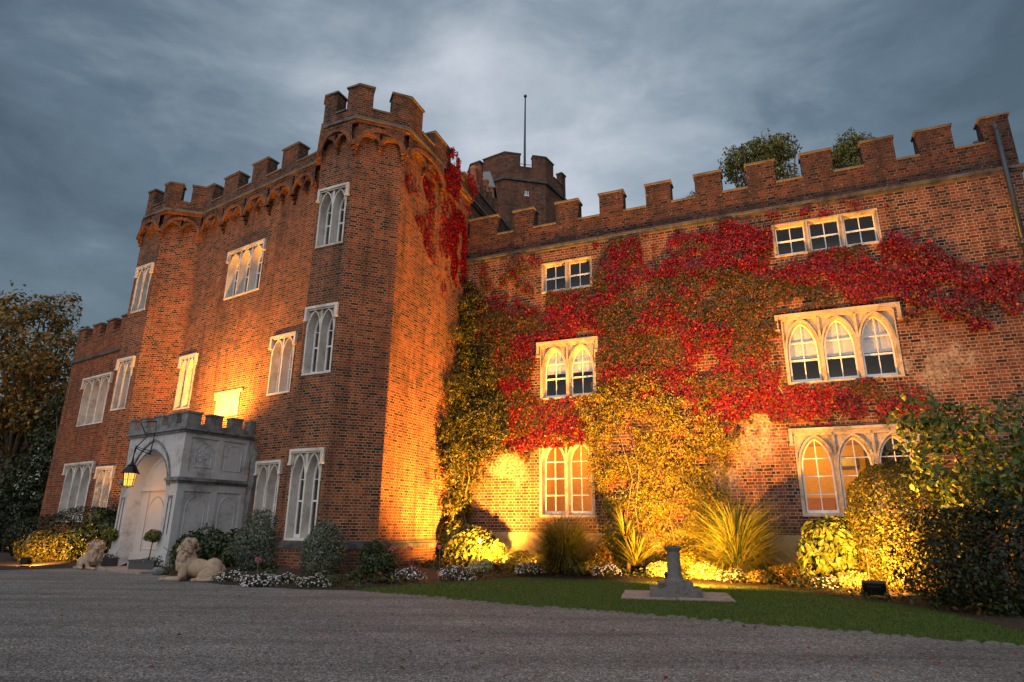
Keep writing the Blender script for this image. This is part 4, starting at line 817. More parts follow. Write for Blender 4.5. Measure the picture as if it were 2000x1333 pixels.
lamp('lantern_light', 'POINT', (lp[0], lp[1], lz-.12), 18, AMBER, .05)
# ------------------------------------------------------------------ floodlights
def flood(label, loc, target, power, wd=.30, size=.07, cone=140, post=.0, blend=.4, col=AMBER):
    loc = np.array(loc); tg = np.array(target); rz = math.atan2(tg[1]-loc[1], tg[0]-loc[0])-math.pi/2
    t = empty('floodlight', loc, rz, label=label, cat='floodlight', group='floodlights lighting the castle')
    hd = math.hypot(tg[0]-loc[0], tg[1]-loc[1]); el = min(math.atan2(tg[2]-loc[2]-.2, hd), R(38))
    body = MB(); h = wd*.72; cz = post+.06+h/2
    # housing: front face towards +y, tilted up
    ce, se = math.cos(el), math.sin(el)
    def T(x, y, z): return (x, y*ce-z*se, cz+y*se+z*ce)
    def bx(m_, x0, x1, y0, y1, z0, z1, tp=1.):
        c = [(x0, y0, z0), (x1, y0, z0), (x1, y1, z0), (x0, y1, z0), (x0, y0, z1), (x1, y0, z1), (x1, y1, z1), (x0, y1, z1)]; c = [T(*q) for q in c]
        for f_ in ((0, 3, 2, 1), (4, 5, 6, 7), (0, 1, 5, 4), (1, 2, 6, 5), (2, 3, 7, 6), (3, 0, 4, 7)): m_.poly([c[i] for i in f_])
    bx(body, -wd/2, wd/2, -.04, .03, -h/2, h/2); bx(body, -wd*.3, wd*.3, -.075, -.04, -h*.3, h*.3)
    for k in range(5): bx(body, -wd*.42+k*wd*.2, -wd*.42+k*wd*.2+.012, -.06, -.04, -h*.45, h*.45)
    body.build('housing', M_LAMPBK, t)
    g = MB(); g.poly([T(-wd/2+.02, .031, -h/2+.02), T(-wd/2+.02, .031, h/2-.02), T(wd/2-.02, .031, h/2-.02), T(wd/2-.02, .031, -h/2+.02)][::-1]); g.build('lens', m_emit('floodlight_lens', (1., .62, .22), 8), t)
    b = MB()
    for s_ in (-1, 1): b.tube([(s_*(wd/2+.015), 0, cz), (s_*(wd/2+.02), 0, .03), (s_*wd*.25, -.02, .012)], .012, 6)
    b.tube([(-wd*.25, -.02, .012), (wd*.25, -.02, .012)], .012, 6)
    if post: b.tube([(0, 0, 0), (0, 0, post+.08)], .02, 8)
    b.build('bracket', M_LAMPBK, t)
    d_ = (tg-loc-np.array([0, 0, cz])); d_ /= np.linalg.norm(d_); pos = loc+np.array([0, 0, cz])+d_*.10
    lamp('floodlight_beam', 'SPOT', pos, power, col, size, tg, cone, blend); return t
PFL1 = atD(972, 1100, 16.72); PFL2 = PERP(6.82, 3.75); PFL3 = onz(1711, 1173)
flood('black floodlight on the lawn edge left of the stone trough', (PFL1[0], PFL1[1], .01), (-1.5, 18.2, 6.3), 9800, .33, cone=170, blend=1.)
flood('black floodlight hidden behind the sundial pedestal', (PFL2[0], PFL2[1], .03), WING.P(7.7, 0, 4.6), 9500, .33, cone=170, blend=1.)
flood('black floodlight on the lawn facing the clipped hedge', (PFL3[0], PFL3[1], .01), WING.P(10.6, .5, 4.2), 3600, .36, cone=170, blend=1.)
a_ = onz(62, 1108); flood('small floodlight buried in the far left hedge bed', (a_[0]-.1, a_[1]-.12, .02), (a_[0]-.3, a_[1]+1.2, .45), 620, .24, cone=160)
flood('small floodlight at the foot of the left tower', (-13.1, 19.75, .1), (-13.15, 20.8, 3.5), 700, .24, cone=70, blend=.4)
pr_ = PF.P(1.75, -.75, 3.66); flood('small floodlight lying on the flat porch roof', pr_, T_G.P(gu(2.6), 0, 8.0), 3400, .24, cone=170, blend=1.)
flood('added fill floodlight softening the shrub shadow by the short window', (*PERP(3.3, 2.2), .12), WING.P(1.5, 0, 3.2), 620, .22, cone=160, blend=1.)  # extra fill lamp, added to soften the hydrangea shadow on the wing wall
# interior lamps of the two lit rooms
lamp('room_light', 'POINT', WING.P(3.3, -1.5, 3.5), 75, (1, .46, .08), .15)
lamp('room_light', 'POINT', WING.P(9.9, -1.4, 3.5), 75, (1, .50, .05), .15)
mb = MB(); mb.box(WING, 11.05, 11.09, -2.55, -.30, 1.0, 3.68); mb.box(WING, 11.09, 12.3, -.62, -.58, 1.0, 3.68); mb.build('blackout_screen', m_plain('blackout_paint', (.025, .027, .03), .8), label='dark partition added to black out the right hand light of the wide window', cat='screen')  # dark boards added behind the right hand pane so that it looks unlit

# ------------------------------------------------------------------ creeper on the wing
RED = [(.30, .006, .012), (.19, .004, .010), (.40, .012, .014), (.10, .005, .008)]; PR = [.36, .28, .18, .18]
OLI = [(.10, .080, .010), (.068, .072, .011), (.15, .090, .012), (.20, .055, .010), (.050, .062, .010)]; PO = [.3, .22, .2, .15, .13]
ORG = [(.30, .055, .012), (.38, .10, .016), (.24, .03, .012), (.16, .09, .015)]
toW = lambda poly: [WING.px(*q) for q in poly]
Z1 = toW([(905, 572), (960, 585), (1000, 598), (1060, 583), (1165, 560), (1165, 645), (1100, 668), (1045, 665), (1050, 790), (1165, 780), (1150, 850), (1100, 872), (1050, 885), (1000, 880), (985, 865), (975, 800), (945, 700), (920, 600)])
Z1S = toW([(905, 505), (1060, 492), (1060, 600), (905, 590)])
Z2 = toW([(1156, 500), (1165, 478), (1210, 462), (1232, 458), (1262, 520), (1300, 508), (1325, 468), (1360, 460), (1430, 440), (1500, 433), (1512, 470), (1515, 508), (1720, 490), (1750, 475), (1795, 452), (1835, 512), (1880, 520), (1990, 535), (2000, 600), (1960, 615), (1925, 632), (1850, 622), (1800, 605), (1765, 640), (1755, 585), (1525, 608), (1535, 745), (1770, 740), (1785, 772), (1825, 790), (1835, 825), (1790, 825), (1540, 834), (1500, 832), (1440, 820), (1400, 840), (1330, 790), (1165, 800), (1165, 640)])
Z2S = toW([(1520, 445), (1620, 425), (1720, 402), (1720, 395), (1600, 400), (1515, 425)]); Z3S = toW([(1180, 470), (1520, 430), (1520, 520), (1180, 560)]); Z4S = toW([(1720, 470), (2000, 480), (2000, 560), (1760, 560)])
GAPS = [toW(g) for g in ([(1228, 555), (1290, 545), (1285, 580), (1245, 598), (1225, 590)], [(1385, 575), (1495, 560), (1490, 580), (1400, 595)], [(1800, 560), (1870, 545), (1890, 575), (1830, 580)], [(1560, 545), (1640, 535), (1640, 545), (1560, 556)], [(955, 690), (985, 680), (990, 720), (960, 740)])]
REDB = [(Z1S, .88), (Z2S, .95), (Z3S, .8), (Z4S, .95), (toW([(1230, 562), (1240, 525), (1320, 465), (1430, 438), (1512, 436), (1518, 470), (1440, 488), (1345, 480), (1290, 548)]), .95), (toW([(1430, 540), (1440, 520), (1530, 508), (1720, 490), (1795, 450), (1840, 512), (1990, 530), (2000, 605), (1925, 640), (1850, 630), (1760, 645), (1755, 585), (1650, 588), (1600, 560)]), .80), (toW([(1760, 500), (2000, 520), (2000, 640), (1755, 650), (1740, 560)]), .97), (toW([(1470, 690), (1535, 680), (1542, 745), (1775, 740), (1840, 800), (1835, 830), (1540, 836), (1440, 810), (1440, 740)]), .66), (toW([(1225, 735), (1335, 715), (1340, 790), (1230, 775)]), .6), (toW([(1330, 560), (1400, 535), (1400, 560), (1330, 600)]), .8), (toW([(1160, 480), (1240, 460), (1250, 530), (1160, 540)]), .75), (toW([(1480, 560), (1560, 550), (1560, 565), (1480, 575)]), .1)]
def win_clear(u, z, m=.0):
    ok = np.ones(len(u), bool)
    for q in WW:
        hd = .0 if q in (W_UP2, W_UP3) else .15
        if q is W_GR2: ok &= ~((u > q[0]-m) & (u < q[1]+m) & (z > q[2]+.02) & (z < q[3]-.22)); continue
        ok &= ~((u > q[0]-m-(.1 if hd else 0)) & (u < q[1]+m+(.1 if hd else 0)) & (z > q[2]+.02) & (z < q[3]+hd))
    return ok
N = 540000
u = RNG.uniform(-.5, 15.04, N); z = RNG.uniform(2.4, 9.5, N); P3 = np.stack([u, np.zeros(N), z], 1)
nb = vnoise(P3, 1.1)*.6+vnoise(P3+7, 3.1)*.4; fine = vnoise(P3+31, 6.)
wv = np.stack([u*.55, np.zeros(N), z*1.6], 1); streak = vnoise(wv+3, 1.4)
jig = (vnoise(P3+51, 2.3)-.5)*.8+(vnoise(P3+15, 8.)-.5)*.35, (vnoise(P3+77, 2.3)-.5)*.7+(vnoise(P3+25, 8.)-.5)*.3; uj, zj = u+jig[0], z+jig[1]
dens = np.zeros(N)
dens = np.where(inpoly(uj, zj, Z1), .85, dens); dens = np.where(inpoly(uj, zj, Z2), .9, dens)
dens = np.maximum(dens, np.where(inpoly(uj, zj, Z1S), np.clip((fine-.55)*4, 0, .5), 0)); dens = np.maximum(dens, np.where(inpoly(uj, zj, Z2S), np.clip((fine-.4)*4, 0, .7), 0)); dens = np.maximum(dens, np.where(inpoly(uj, zj, Z3S), np.clip((fine-.62)*4, 0, .4), 0)); dens = np.maximum(dens, np.where(inpoly(uj, zj, Z4S), np.clip((fine-.62)*3, 0, .35), 0))
edge = vnoise(P3+91, 7.5); dens *= np.clip((nb*.75+edge*.25-.285)*5.5, .05, 1)
for g in GAPS: dens = np.where(inpoly(uj, zj, g), dens*.12, dens)
keep = (RNG.random(N) < dens*.62) & win_clear(u, z); u, z, nb, fine, streak, uj, zj = [a[keep] for a in (u, z, nb, fine, streak, uj, zj)]; n = len(u)
pr = np.clip((streak-.52)*4+.17, .02, .65); pr = np.where(inpoly(uj, zj, Z1), np.clip(.66+(streak-.5)*2.2, .2, .97), pr)
for g, v in REDB: pr = np.where(inpoly(uj, zj, g), np.clip(v+(streak-.5)*1.3, 0, 1), pr)
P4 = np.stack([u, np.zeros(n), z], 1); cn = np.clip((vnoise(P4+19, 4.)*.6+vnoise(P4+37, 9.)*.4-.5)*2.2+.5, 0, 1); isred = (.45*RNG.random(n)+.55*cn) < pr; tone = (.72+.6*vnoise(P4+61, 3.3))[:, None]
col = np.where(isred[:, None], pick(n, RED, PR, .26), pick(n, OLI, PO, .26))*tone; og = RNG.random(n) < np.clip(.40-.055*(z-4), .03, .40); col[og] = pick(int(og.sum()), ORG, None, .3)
wo_ = .025+.26*np.clip((nb-.32)*1.7, 0, 1)*RNG.random(n)**.7+.03*fine
pp = np.array(WING.o)[None]+u[:, None]*WING.d[None]+wo_[:, None]*WING.n[None]; P_ = np.column_stack([pp, z]); nr = np.column_stack([np.repeat(WING.n[None], n, 0), np.full(n, .45)])+RNG.normal(size=(n, 3))*.3
cre = empty('virginia_creeper', WING.P(7, .05, 0), label='Virginia creeper with crimson and olive leaves spread across the wing wall', cat='climbing plant')
b0 = np.array(cre.location)
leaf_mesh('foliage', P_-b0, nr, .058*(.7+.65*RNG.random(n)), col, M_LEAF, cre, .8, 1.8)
mb = MB()
for k in range(26):
    uu, zz_ = RNG.uniform(.5, 13.5), RNG.uniform(3.6, 5.); pts = []
    for j in range(9):
        pts.append(np.array(WING.P(uu, .02, zz_))-b0); uu += RNG.normal()*.22+(.12 if k % 2 else -.12); zz_ += RNG.uniform(.15, .5)
        if zz_ > 9.2 or not win_clear(np.array([uu]), np.array([zz_]), .05)[0] or not (inpoly([uu], np.array([zz_]), Z1)[0] or inpoly([uu], np.array([zz_]), Z2)[0]): break
    if len(pts) > 2: mb = MB(); mb.tube(pts, list(np.linspace(.016, .005, len(pts))), 5); mb.build('stem', M_STEM, cre)
mb = MB(); mb.tube([np.array(WING.P(*q))-b0 for q in ((6.2, .05, .2), (6.0, .06, 1.5), (6.3, .05, 3.), (6.1, .04, 4.6))], [.04, .035, .03, .02], 6); mb.build('stem', M_STEM, cre)
# red ivy on the side wall of the gatehouse
SWALL = Fr(GW[7], GW[9]); toS = lambda poly: [SWALL.px(*q) for q in poly]
IV = [(toS([(872, 290), (888, 318), (893, 360), (905, 420), (915, 470), (910, 560), (893, 552), (872, 540), (860, 470), (850, 400), (862, 340)]), 1.), (toS([(790, 345), (806, 345), (815, 420), (832, 440), (858, 510), (850, 520), (820, 460), (800, 410)]), .6), (toS([(826, 350), (848, 345), (855, 420), (835, 440)]), .7), (toS([(820, 420), (870, 400), (880, 520), (850, 480)]), .55), (toS([(850, 540), (905, 545), (900, 575), (860, 590)]), .3), (toS([(900, 335), (915, 345), (920, 380), (905, 385)]), .5)]
N = 60000; us_ = np.array([q[0] for g, _ in IV for q in g]); zs_ = np.array([q[1] for g, _ in IV for q in g]); u = RNG.uniform(us_.min(), us_.max(), N); z = RNG.uniform(zs_.min(), zs_.max(), N); P3 = np.stack([u, z*.35, z*.0], 1); nb = vnoise(P3+9, 3.2); fine = vnoise(np.stack([u, z, z*0], 1), 5)
uj = u+(fine-.5)*.5; dens = np.zeros(N)
for g, v in IV: dens = np.maximum(dens, np.where(inpoly(uj, z+(nb-.5)*.5, g), v, 0))
keep = RNG.random(N) < dens*np.clip((nb*.6+fine*.4-.36)*3.6, .0, 1.)*.8; u, z, nb = u[keep], z[keep], nb[keep]; n = len(u)
zo = np.where(z > 11.2, .20, 0)+.025+.055*RNG.random(n); pp = np.array(SWALL.o)[None]+u[:, None]*SWALL.d[None]+zo[:, None]*SWALL.n[None]
ivy = empty('red_ivy', SWALL.P(2.6, .05, 5), label='hanging curtain of crimson ivy on the side wall of the gatehouse tower', cat='climbing plant'); b0 = np.array(ivy.location)
leaf_mesh('foliage', np.column_stack([pp, z])-b0, np.column_stack([np.repeat(SWALL.n[None], n, 0), np.full(n, .3)])+RNG.normal(size=(n, 3))*.4, .070*(.7+.6*RNG.random(n)), pick(n, RED, PR, .35)*.85, M_LEAF, ivy, .8, 1.4)
# loose climbers standing off the wall
def climber(name, poly, N, size, cols, probs, thick, label, dens0=.9, both=True, tilt=.75, stems=()):
    poly = [tuple(q) for q in poly]; x0, x1 = min(q[0] for q in poly), max(q[0] for q in poly); y0, y1 = min(q[1] for q in poly), max(q[1] for q in poly)
    K = N//26; x = RNG.uniform(x0, x1, K*3); y = RNG.uniform(y0, y1, K*3); q3 = np.stack([x/60, y/60, 0*x], 1); jx, jy = (vnoise(q3, 2.)-.5)*44, (vnoise(q3+40, 2.)-.5)*44
    cl_ = vnoise(np.stack([x/30, y/30, 0*x], 1), 1.); k = inpoly(x+jx, y+jy, poly) & (RNG.random(len(x)) < np.clip((cl_-.35)*4, 1-dens0, 1)); x, y, cl_ = x[k][:K], y[k][:K], cl_[k][:K]; P_ = []; nn = []; tw = []
    for xx, yy, cc in zip(x, y, cl_):
        d = ray(xx, yy); t1 = (WING.o@WING.n)/(d[:2]@WING.n); best = CAM+d*t1; nrm = WING.n; tan = WING.d
        if both:
            t2 = (SWALL.o@SWALL.n)/(d[:2]@SWALL.n); b2 = CAM+d*t2; us2 = (b2[:2]-SWALL.o)@SWALL.d
            if t2 < t1 and us2 > .2: best, nrm, tan = b2, SWALL.n, SWALL.d
        o_ = .04+thick*(.2+.7*cc)*random.random()**.8; ln = random.uniform(.18, .55); a_ = random.gauss(.0, 1.1); dr = np.array([*(tan*math.sin(a_)+nrm*abs(random.gauss(0, .35))), math.cos(a_)*.8]); b_ = np.array([*(best[:2]+nrm*o_), best[2]]); m_ = random.randint(16, 34); tt_ = RNG.random(m_)
        sag = -.25*ln*tt_**2; pp_ = b_+dr*(tt_*ln)[:, None]+np.array([0, 0, 1.])*sag[:, None]+RNG.normal(size=(m_, 3))*.045; P_.append(pp_); nn.append(np.repeat([[nrm[0], nrm[1], .35]], m_, 0))
        if random.random() < .4: tw.append((b_, b_+dr*ln*.6))
    P_ = np.concatenate(P_); nn = np.concatenate(nn); uu = (P_[:, :2]-WING.o)@WING.d; pd_ = -((P_[:, :2]-WING.o)@WING.n)*-1; keep = win_clear(uu, P_[:, 2], -.14) & (pd_ > .01) & (P_[:, 2] > .1); P_, nn = P_[keep], nn[keep]; n = len(P_)
    c0 = P_.mean(0); c0[2] = .1; t = empty(name, c0, label=label, cat='climbing plant')
    leaf_mesh('foliage', P_-c0, nn+RNG.normal(size=nn.shape)*tilt, size*(.6+.7*RNG.random(n)), pick(n, cols, probs, .3), M_LEAF, t, .5, .6)
    mb = MB()
    for st in stems: sm = MB(); sm.tube([np.array(q)-c0 for q in st], list(np.linspace(.022, .008, len(st))), 6); sm.build('stem', M_STEM, t)
    for a_, b_ in tw: mb.tube([a_-c0, (a_+b_)/2-c0+RNG.normal(size=3)*.02, b_-c0], [.007, .005, .003], 4)
    mb.build('twigs', M_STEM, t, kind='stuff'); return t
YEL = [(.26, .21, .018), (.18, .165, .018), (.33, .25, .022), (.09, .10, .016), (.34, .17, .02)]; PY = [.3, .25, .2, .17, .08]
GRN = [(.050, .062, .011), (.075, .080, .012), (.032, .045, .010), (.11, .095, .014)]; PG_ = [.34, .3, .2, .16]
climber('wall_climber', [(908, 560), (935, 572), (950, 650), (968, 735), (985, 815), (1002, 850), (992, 878), (945, 900), (935, 950), (915, 1025), (875, 1030), (856, 920), (850, 850), (862, 780), (878, 690), (888, 610)], 44000, .074, GRN+[(.16, .10, .014)], [.28, .28, .16, .16, .12], .55, 'tall green climber filling the corner between tower and wing', dens0=.62, stems=[[WING.P(u_, .35, z_) for u_, z_ in s_] for s_ in ([(.35, .2), (.1, 1.2), (.3, 2.2), (.15, 3.4)], [(.5, .2), (.5, 1.), (.2, 2.), (.4, 3.)], [(.2, .2), (-.05, 1.5), (.12, 2.8), (-.05, 4.)], [(.6, .2), (.25, 1.6), (.5, 2.5), (.2, 3.8)])])
climber('golden_climber', [(1138, 790), (1165, 762), (1215, 748), (1262, 735), (1330, 742), (1350, 790), (1392, 822), (1440, 870), (1428, 950), (1425, 1010), (1400, 1060), (1340, 1095), (1220, 1090), (1185, 1030), (1172, 1000), (1178, 940), (1160, 900), (1168, 860), (1140, 830)], 30000, .062, YEL, PY, .32, 'bushy golden leaved climber trained between the ground floor windows', stems=[[WING.P(u_, w_*.55, z_) for u_, w_, z_ in s_] for s_ in ([(5.2, .5, .3), (5.1, .55, 1.4), (5.3, .6, 2.4), (5.1, .6, 3.2), (4.9, .5, 4.)], [(5.5, .5, .3), (5.35, .6, 1.6), (5.5, .62, 2.6), (5.3, .55, 3.6)], [(6.4, .4, .3), (6.2, .5, 1.4), (6.5, .4, 2.5)])])
climber('golden_undergrowth', [(1178, 1010), (1235, 965), (1310, 975), (1400, 930), (1440, 985), (1425, 1070), (1335, 1098), (1205, 1092)], 13000, .058, YEL, PY, .5, 'wispy golden growth against the rendered plinth behind the sundial', .95)
# sprigs of creeper hanging over the head of the short ground floor window
climber('trailing_sprig', [(1050, 872), (1075, 862), (1110, 868), (1160, 858), (1168, 900), (1160, 960), (1148, 900), (1110, 878), (1075, 874), (1058, 895), (1052, 890)], 1500, .06, YEL+[(.30, .05, .012)], [.25, .2, .15, .15, .1, .15], .25, 'thin trailing sprigs hanging over the arched ground floor window', .8, False)
# ------------------------------------------------------------------ shrubs of the bed
def W3(u, dist): p = PERP(u, dist); return p[0], p[1], bedz(dist)
HY = [(.045, .065, .012), (.075, .085, .014), (.10, .10, .018), (.028, .045, .010), (.13, .11, .02)]
x, y, z0 = W3(.95, 1.0); bush('hydrangea_shrub', [(x, y, .55, .80, .46, .58), (x-.5, y+.2, .85, .48, .38, .46), (x+.45, y-.15, .5, .5, .38, .42)], 5200, .13, HY, 'broad leafy green shrub at the foot of the corner climber', 'shrub', M_GLOSSY, zmin=z0)
def tuft(name, u_, dist, n, h, sp, wd, cols, label, lean=(.1, 1.2), droop=.6, n2=0):
    x, y, z0 = W3(u_, dist); t = empty(name, (x, y, z0), label=label, cat='grass clump'); blades('blade', (0, 0, 0), n, h, sp, wd, cols, t, None, droop, 6, lean, .14); return t
TG = [(.065, .085, .012), (.045, .065, .010), (.095, .10, .018), (.11, .085, .02)]
tuft('grass_clump', 3.75, 1.45, 3000, 1.75, .95, .013, TG, 'dense arching clump of strap leaved grass under the short window')
tuft('grass_clump', 7.85, 1.5, 3400, 2.0, .95, .014, TG, 'large arching clump of strap leaved grass right of the sundial', lean=(.05, 1.2))
x, y, z0 = W3(5.35, 1.4); t = empty('cordyline', (x, y, z0), label='spiky yellow green cordyline plant left of the sundial column', cat='spiky plant')
mb = MB(); mb.tube([(0, 0, 0), (.03, 0, .35), (-.04, .02, .85)], [.05, .04, .03], 8); mb.build('trunk', M_BARK, t)
blades('leaf_rosette', (-.04, .02, .82), 130, .75, 1., .034, [(.16, .17, .02), (.12, .14, .018), (.22, .20, .03)], t, None, .35, 5, (.05, 1.7), .03)
blades('leaf_rosette', (.18, -.05, .15), 200, .95, 1., .030, [(.18, .18, .02), (.13, .15, .018), (.24, .20, .03)], t, None, .4, 5, (.05, 1.3), .1)
LAU = [(.075, .105, .014), (.11, .13, .02), (.05, .08, .012), (.15, .155, .03)]
x, y, z0 = W3(9.75, 1.75); bush('laurel_shrub', [(x, y, .62, .68, .6, .60), (x+.05, y, .95, .62, .55, .42)], 2600, .19, LAU, 'square clipped laurel with large leaves below the wide window', 'shrub', M_GLOSSY, zmin=z0, lump=.18, depth=.35, aspect=.42)
BOX = [(.050, .066, .009), (.075, .088, .012), (.115, .108, .015), (.026, .038, .007), (.12, .07, .014)]
c_ = PERP(11.25, 2.15); bush('clipped_hedge', [(c_[0]-.02, c_[1]+.05, 1.10, 1.04, 1.0, 1.36)], 34000, .052, BOX, 'rounded clipped hedge lit golden by the floodlight on the lawn', 'hedge', M_LEAF, zmin=.03, lump=.07, depth=.14, tilt=.5, ls=5., sup=3.)
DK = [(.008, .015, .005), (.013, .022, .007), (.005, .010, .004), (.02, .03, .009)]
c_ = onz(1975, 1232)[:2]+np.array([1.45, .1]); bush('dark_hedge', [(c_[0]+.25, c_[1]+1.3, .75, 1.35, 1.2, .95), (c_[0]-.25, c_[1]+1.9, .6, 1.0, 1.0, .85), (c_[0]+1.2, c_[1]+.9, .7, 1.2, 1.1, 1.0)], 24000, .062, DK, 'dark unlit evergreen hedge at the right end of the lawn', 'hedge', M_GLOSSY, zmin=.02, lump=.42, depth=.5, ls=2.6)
SIL = [(.085, .11, .075), (.12, .145, .10), (.055, .075, .05), (.16, .18, .13)]
c_ = onz(482, 1128)[:2]; bush('silver_shrub', [(c_[0], c_[1]+.35, .62, .55, .5, .68), (c_[0]+.05, c_[1]+.35, 1.0, .38, .36, .5)], 6500, .048, SIL, 'conical silver green shrub in front of the leftmost low windows', 'shrub', zmin=.05, lump=.25)
c_ = atD(630, 1000, 14.15)[:2]; bush('silver_shrub', [(c_[0], c_[1]+.3, .55, .5, .45, .58), (c_[0]+.02, c_[1]+.3, .85, .36, .33, .42)], 6000, .045, SIL, 'rounded silver green shrub in front of the tower plinth', 'shrub', zmin=.05, lump=.25)
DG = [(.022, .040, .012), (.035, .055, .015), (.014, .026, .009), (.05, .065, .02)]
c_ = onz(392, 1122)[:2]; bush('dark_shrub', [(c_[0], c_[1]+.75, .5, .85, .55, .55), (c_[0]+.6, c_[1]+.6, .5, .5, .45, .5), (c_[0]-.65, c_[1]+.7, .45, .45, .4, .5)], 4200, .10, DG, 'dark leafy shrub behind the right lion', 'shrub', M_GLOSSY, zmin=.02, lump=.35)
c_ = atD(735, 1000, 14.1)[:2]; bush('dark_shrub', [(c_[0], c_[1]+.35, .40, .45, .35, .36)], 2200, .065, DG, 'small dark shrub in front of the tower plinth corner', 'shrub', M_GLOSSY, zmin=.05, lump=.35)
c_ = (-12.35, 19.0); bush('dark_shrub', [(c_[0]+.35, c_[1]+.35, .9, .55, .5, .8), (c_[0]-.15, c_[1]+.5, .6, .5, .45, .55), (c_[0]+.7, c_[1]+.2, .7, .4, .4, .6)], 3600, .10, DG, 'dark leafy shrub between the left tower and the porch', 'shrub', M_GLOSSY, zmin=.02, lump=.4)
c_ = onz(70, 1108)[:2]; bush('clipped_dome', [(c_[0]-.3, c_[1]+2.2, .85, 1.35, .8, .80), (c_[0]-1.6, c_[1]+2.4, .70, 1.2, .9, .70)], 11000, .06, DK, 'dark clipped evergreen dome behind the lit left hedge', 'hedge', zmin=.02, lump=.06, depth=.12, ls=4.)
bush('lit_hedge', [(c_[0]-1.0, c_[1]+1.5, .45, .8, .42, .52), (c_[0]+.1, c_[1]+1.4, .46, .75, .40, .52), (c_[0]+.85, c_[1]+1.3, .35, .5, .36, .42)], 6500, .085, [(.11, .10, .014), (.075, .08, .012), (.16, .13, .02), (.045, .055, .01)], 'leafy low hedge glowing yellow in a floodlight at the far left', 'hedge', zmin=.02, lump=.35)
# low filler plants
FIL = [(.03, .05, .012), (.05, .07, .015), (.09, .05, .018), (.02, .035, .01)]
for (px_, py_, r_, h_, cols, lab, nn_) in ((520, 1128, .30, .26, FIL, 'low dark green perennial left of the silver shrub pair', 700), (690, 1140, .26, .22, FIL, 'low bronze green perennial by the lawn corner', 600), (740, 1143, .24, .20, [(.10, .05, .02), (.05, .045, .02), (.04, .055, .02)], 'small rusty leaved perennial near the lawn corner', 520), (845, 1122, .30, .28, FIL, 'low green perennial in front of the tower plinth', 700)):
    g_ = onz(px_, py_); bush('perennial', [(g_[0], g_[1], h_*.5, r_, r_*.8, h_*.6)], nn_, .08, cols, lab, 'perennial', zmin=.02, stems=False)
for (u_, d_, r_, h_, cols, lab, nn_) in ((2.6, 1.5, .42, .42, HY, 'small leafy shrub between the hydrangea and the grass clump', 1300), (4.6, 1.95, .36, .30, YEL, 'yellow leaved perennial left of the cordyline base', 900), (6.3, 2.0, .38, .32, [(.30, .28, .10), (.36, .33, .15), (.18, .18, .05)], 'pale yellow flowering perennial behind the sundial', 1100), (7.2, 2.05, .34, .30, [(.34, .32, .12), (.40, .36, .18), (.18, .18, .05)], 'pale cream flowering perennial right of the sundial', 1000), (8.75, 1.9, .36, .30, [(.15, .10, .02), (.10, .08, .02), (.20, .12, .03)], 'rusty gold tussock right of the large grass clump', 1000), (8.3, 2.25, .26, .22, [(.24, .15, .05), (.18, .12, .03)], 'small straw coloured tussock at the lawn edge', 700), (10.0, 2.6, .34, .30, [(.28, .24, .08), (.18, .17, .05), (.34, .30, .14)], 'bushy pale lavender below the wooden stand', 1100), (9.15, 2.7, .3, .2, FIL, 'low green perennial in front of the laurel', 600), (6.75, 1.2, .5, .55, YEL, 'golden leafy growth at the foot of the climber', 1500), (4.55, 1.2, .45, .5, [(.20, .06, .015), (.12, .08, .015), (.10, .09, .02)], 'reddish leafy growth between grass clump and cordyline', 1300)):
    x, y, z0 = W3(u_, d_); bush('perennial', [(x, y, z0+h_*.5, r_, r_*.85, h_*.62)], nn_, .055, cols, lab, 'perennial', zmin=z0, stems=False, lump=.4)
g_ = atD(940, 1100, 16.45); bush('pale_flowering_shrub', [(g_[0], g_[1], .16, .34, .26, .20), (g_[0]+.12, g_[1]+.1, .27, .20, .18, .15)], 1700, .06, [(.42, .38, .20), (.34, .34, .14), (.16, .17, .05), (.5, .46, .3)], 'pale variegated shrub brightly lit behind the left floodlight', 'shrub', zmin=.02, stems=False, lump=.4)
def daisies(px_, py_, rx, ry, h, nf, lab, uw=None):
    g_ = onz(px_, py_) if uw is None else np.array(W3(*uw)); z0 = .0 if uw is None else g_[2]; t = empty('daisy_clump', (g_[0], g_[1], z0), label=lab, cat='flowers', group='white daisy clumps in the bed')
    p, n_ = blob_points(int(nf*1.5), [(0, 0, h*.3, rx, ry, h*.7)], .25, .2); k = p[:, 2] > .0; p, n_ = p[k], n_[k]; leaf_mesh('foliage', p*.95, n_+RNG.normal(size=n_.shape)*.6, .06, pick(len(p), [(.04, .06, .02), (.06, .08, .03), (.03, .045, .015)]), M_LEAF, t, .4)
    p, n_ = blob_points(int(nf*.75), [(0, 0, h*.3, rx*1.08, ry*1.08, h*.75)], .5, .3, 9.); k = p[:, 2] > .03; p, n_ = p[k]+n_[k]*.02, n_[k]; n_[:, 2] += .6; n_[:, 1] -= .5; c = pick(len(p), [(.62, .58, .60), (.52, .46, .50), (.66, .64, .62), (.5, .35, .42)], [.45, .25, .22, .08], .12)
    leaf_mesh('blossom', p, n_+RNG.normal(size=n_.shape)*.25, .036*(.8+.4*RNG.random(len(p))), c, M_PETAL, t, .95)
for a in ((452, 1138, .26, .22, .22, 260, 'white daisy clump beside the right lion'), (505, 1146, .34, .22, .22, 330, 'white daisy clump in front of the conical silver shrub'), (552, 1144, .28, .2, .20, 260, 'white daisy clump between the two silver shrubs'), (612, 1148, .32, .22, .22, 330, 'white daisy clump in front of the rounded silver shrub'), (795, 1136, .36, .24, .27, 420, 'white daisy clump at the left end of the lawn'), (890, 1134, .38, .26, .30, 460, 'white daisy clump left of the pale lit shrub'), (990, 1119, .3, .2, .22, 200, 'white daisy clump between floodlight and trough')): daisies(*a)
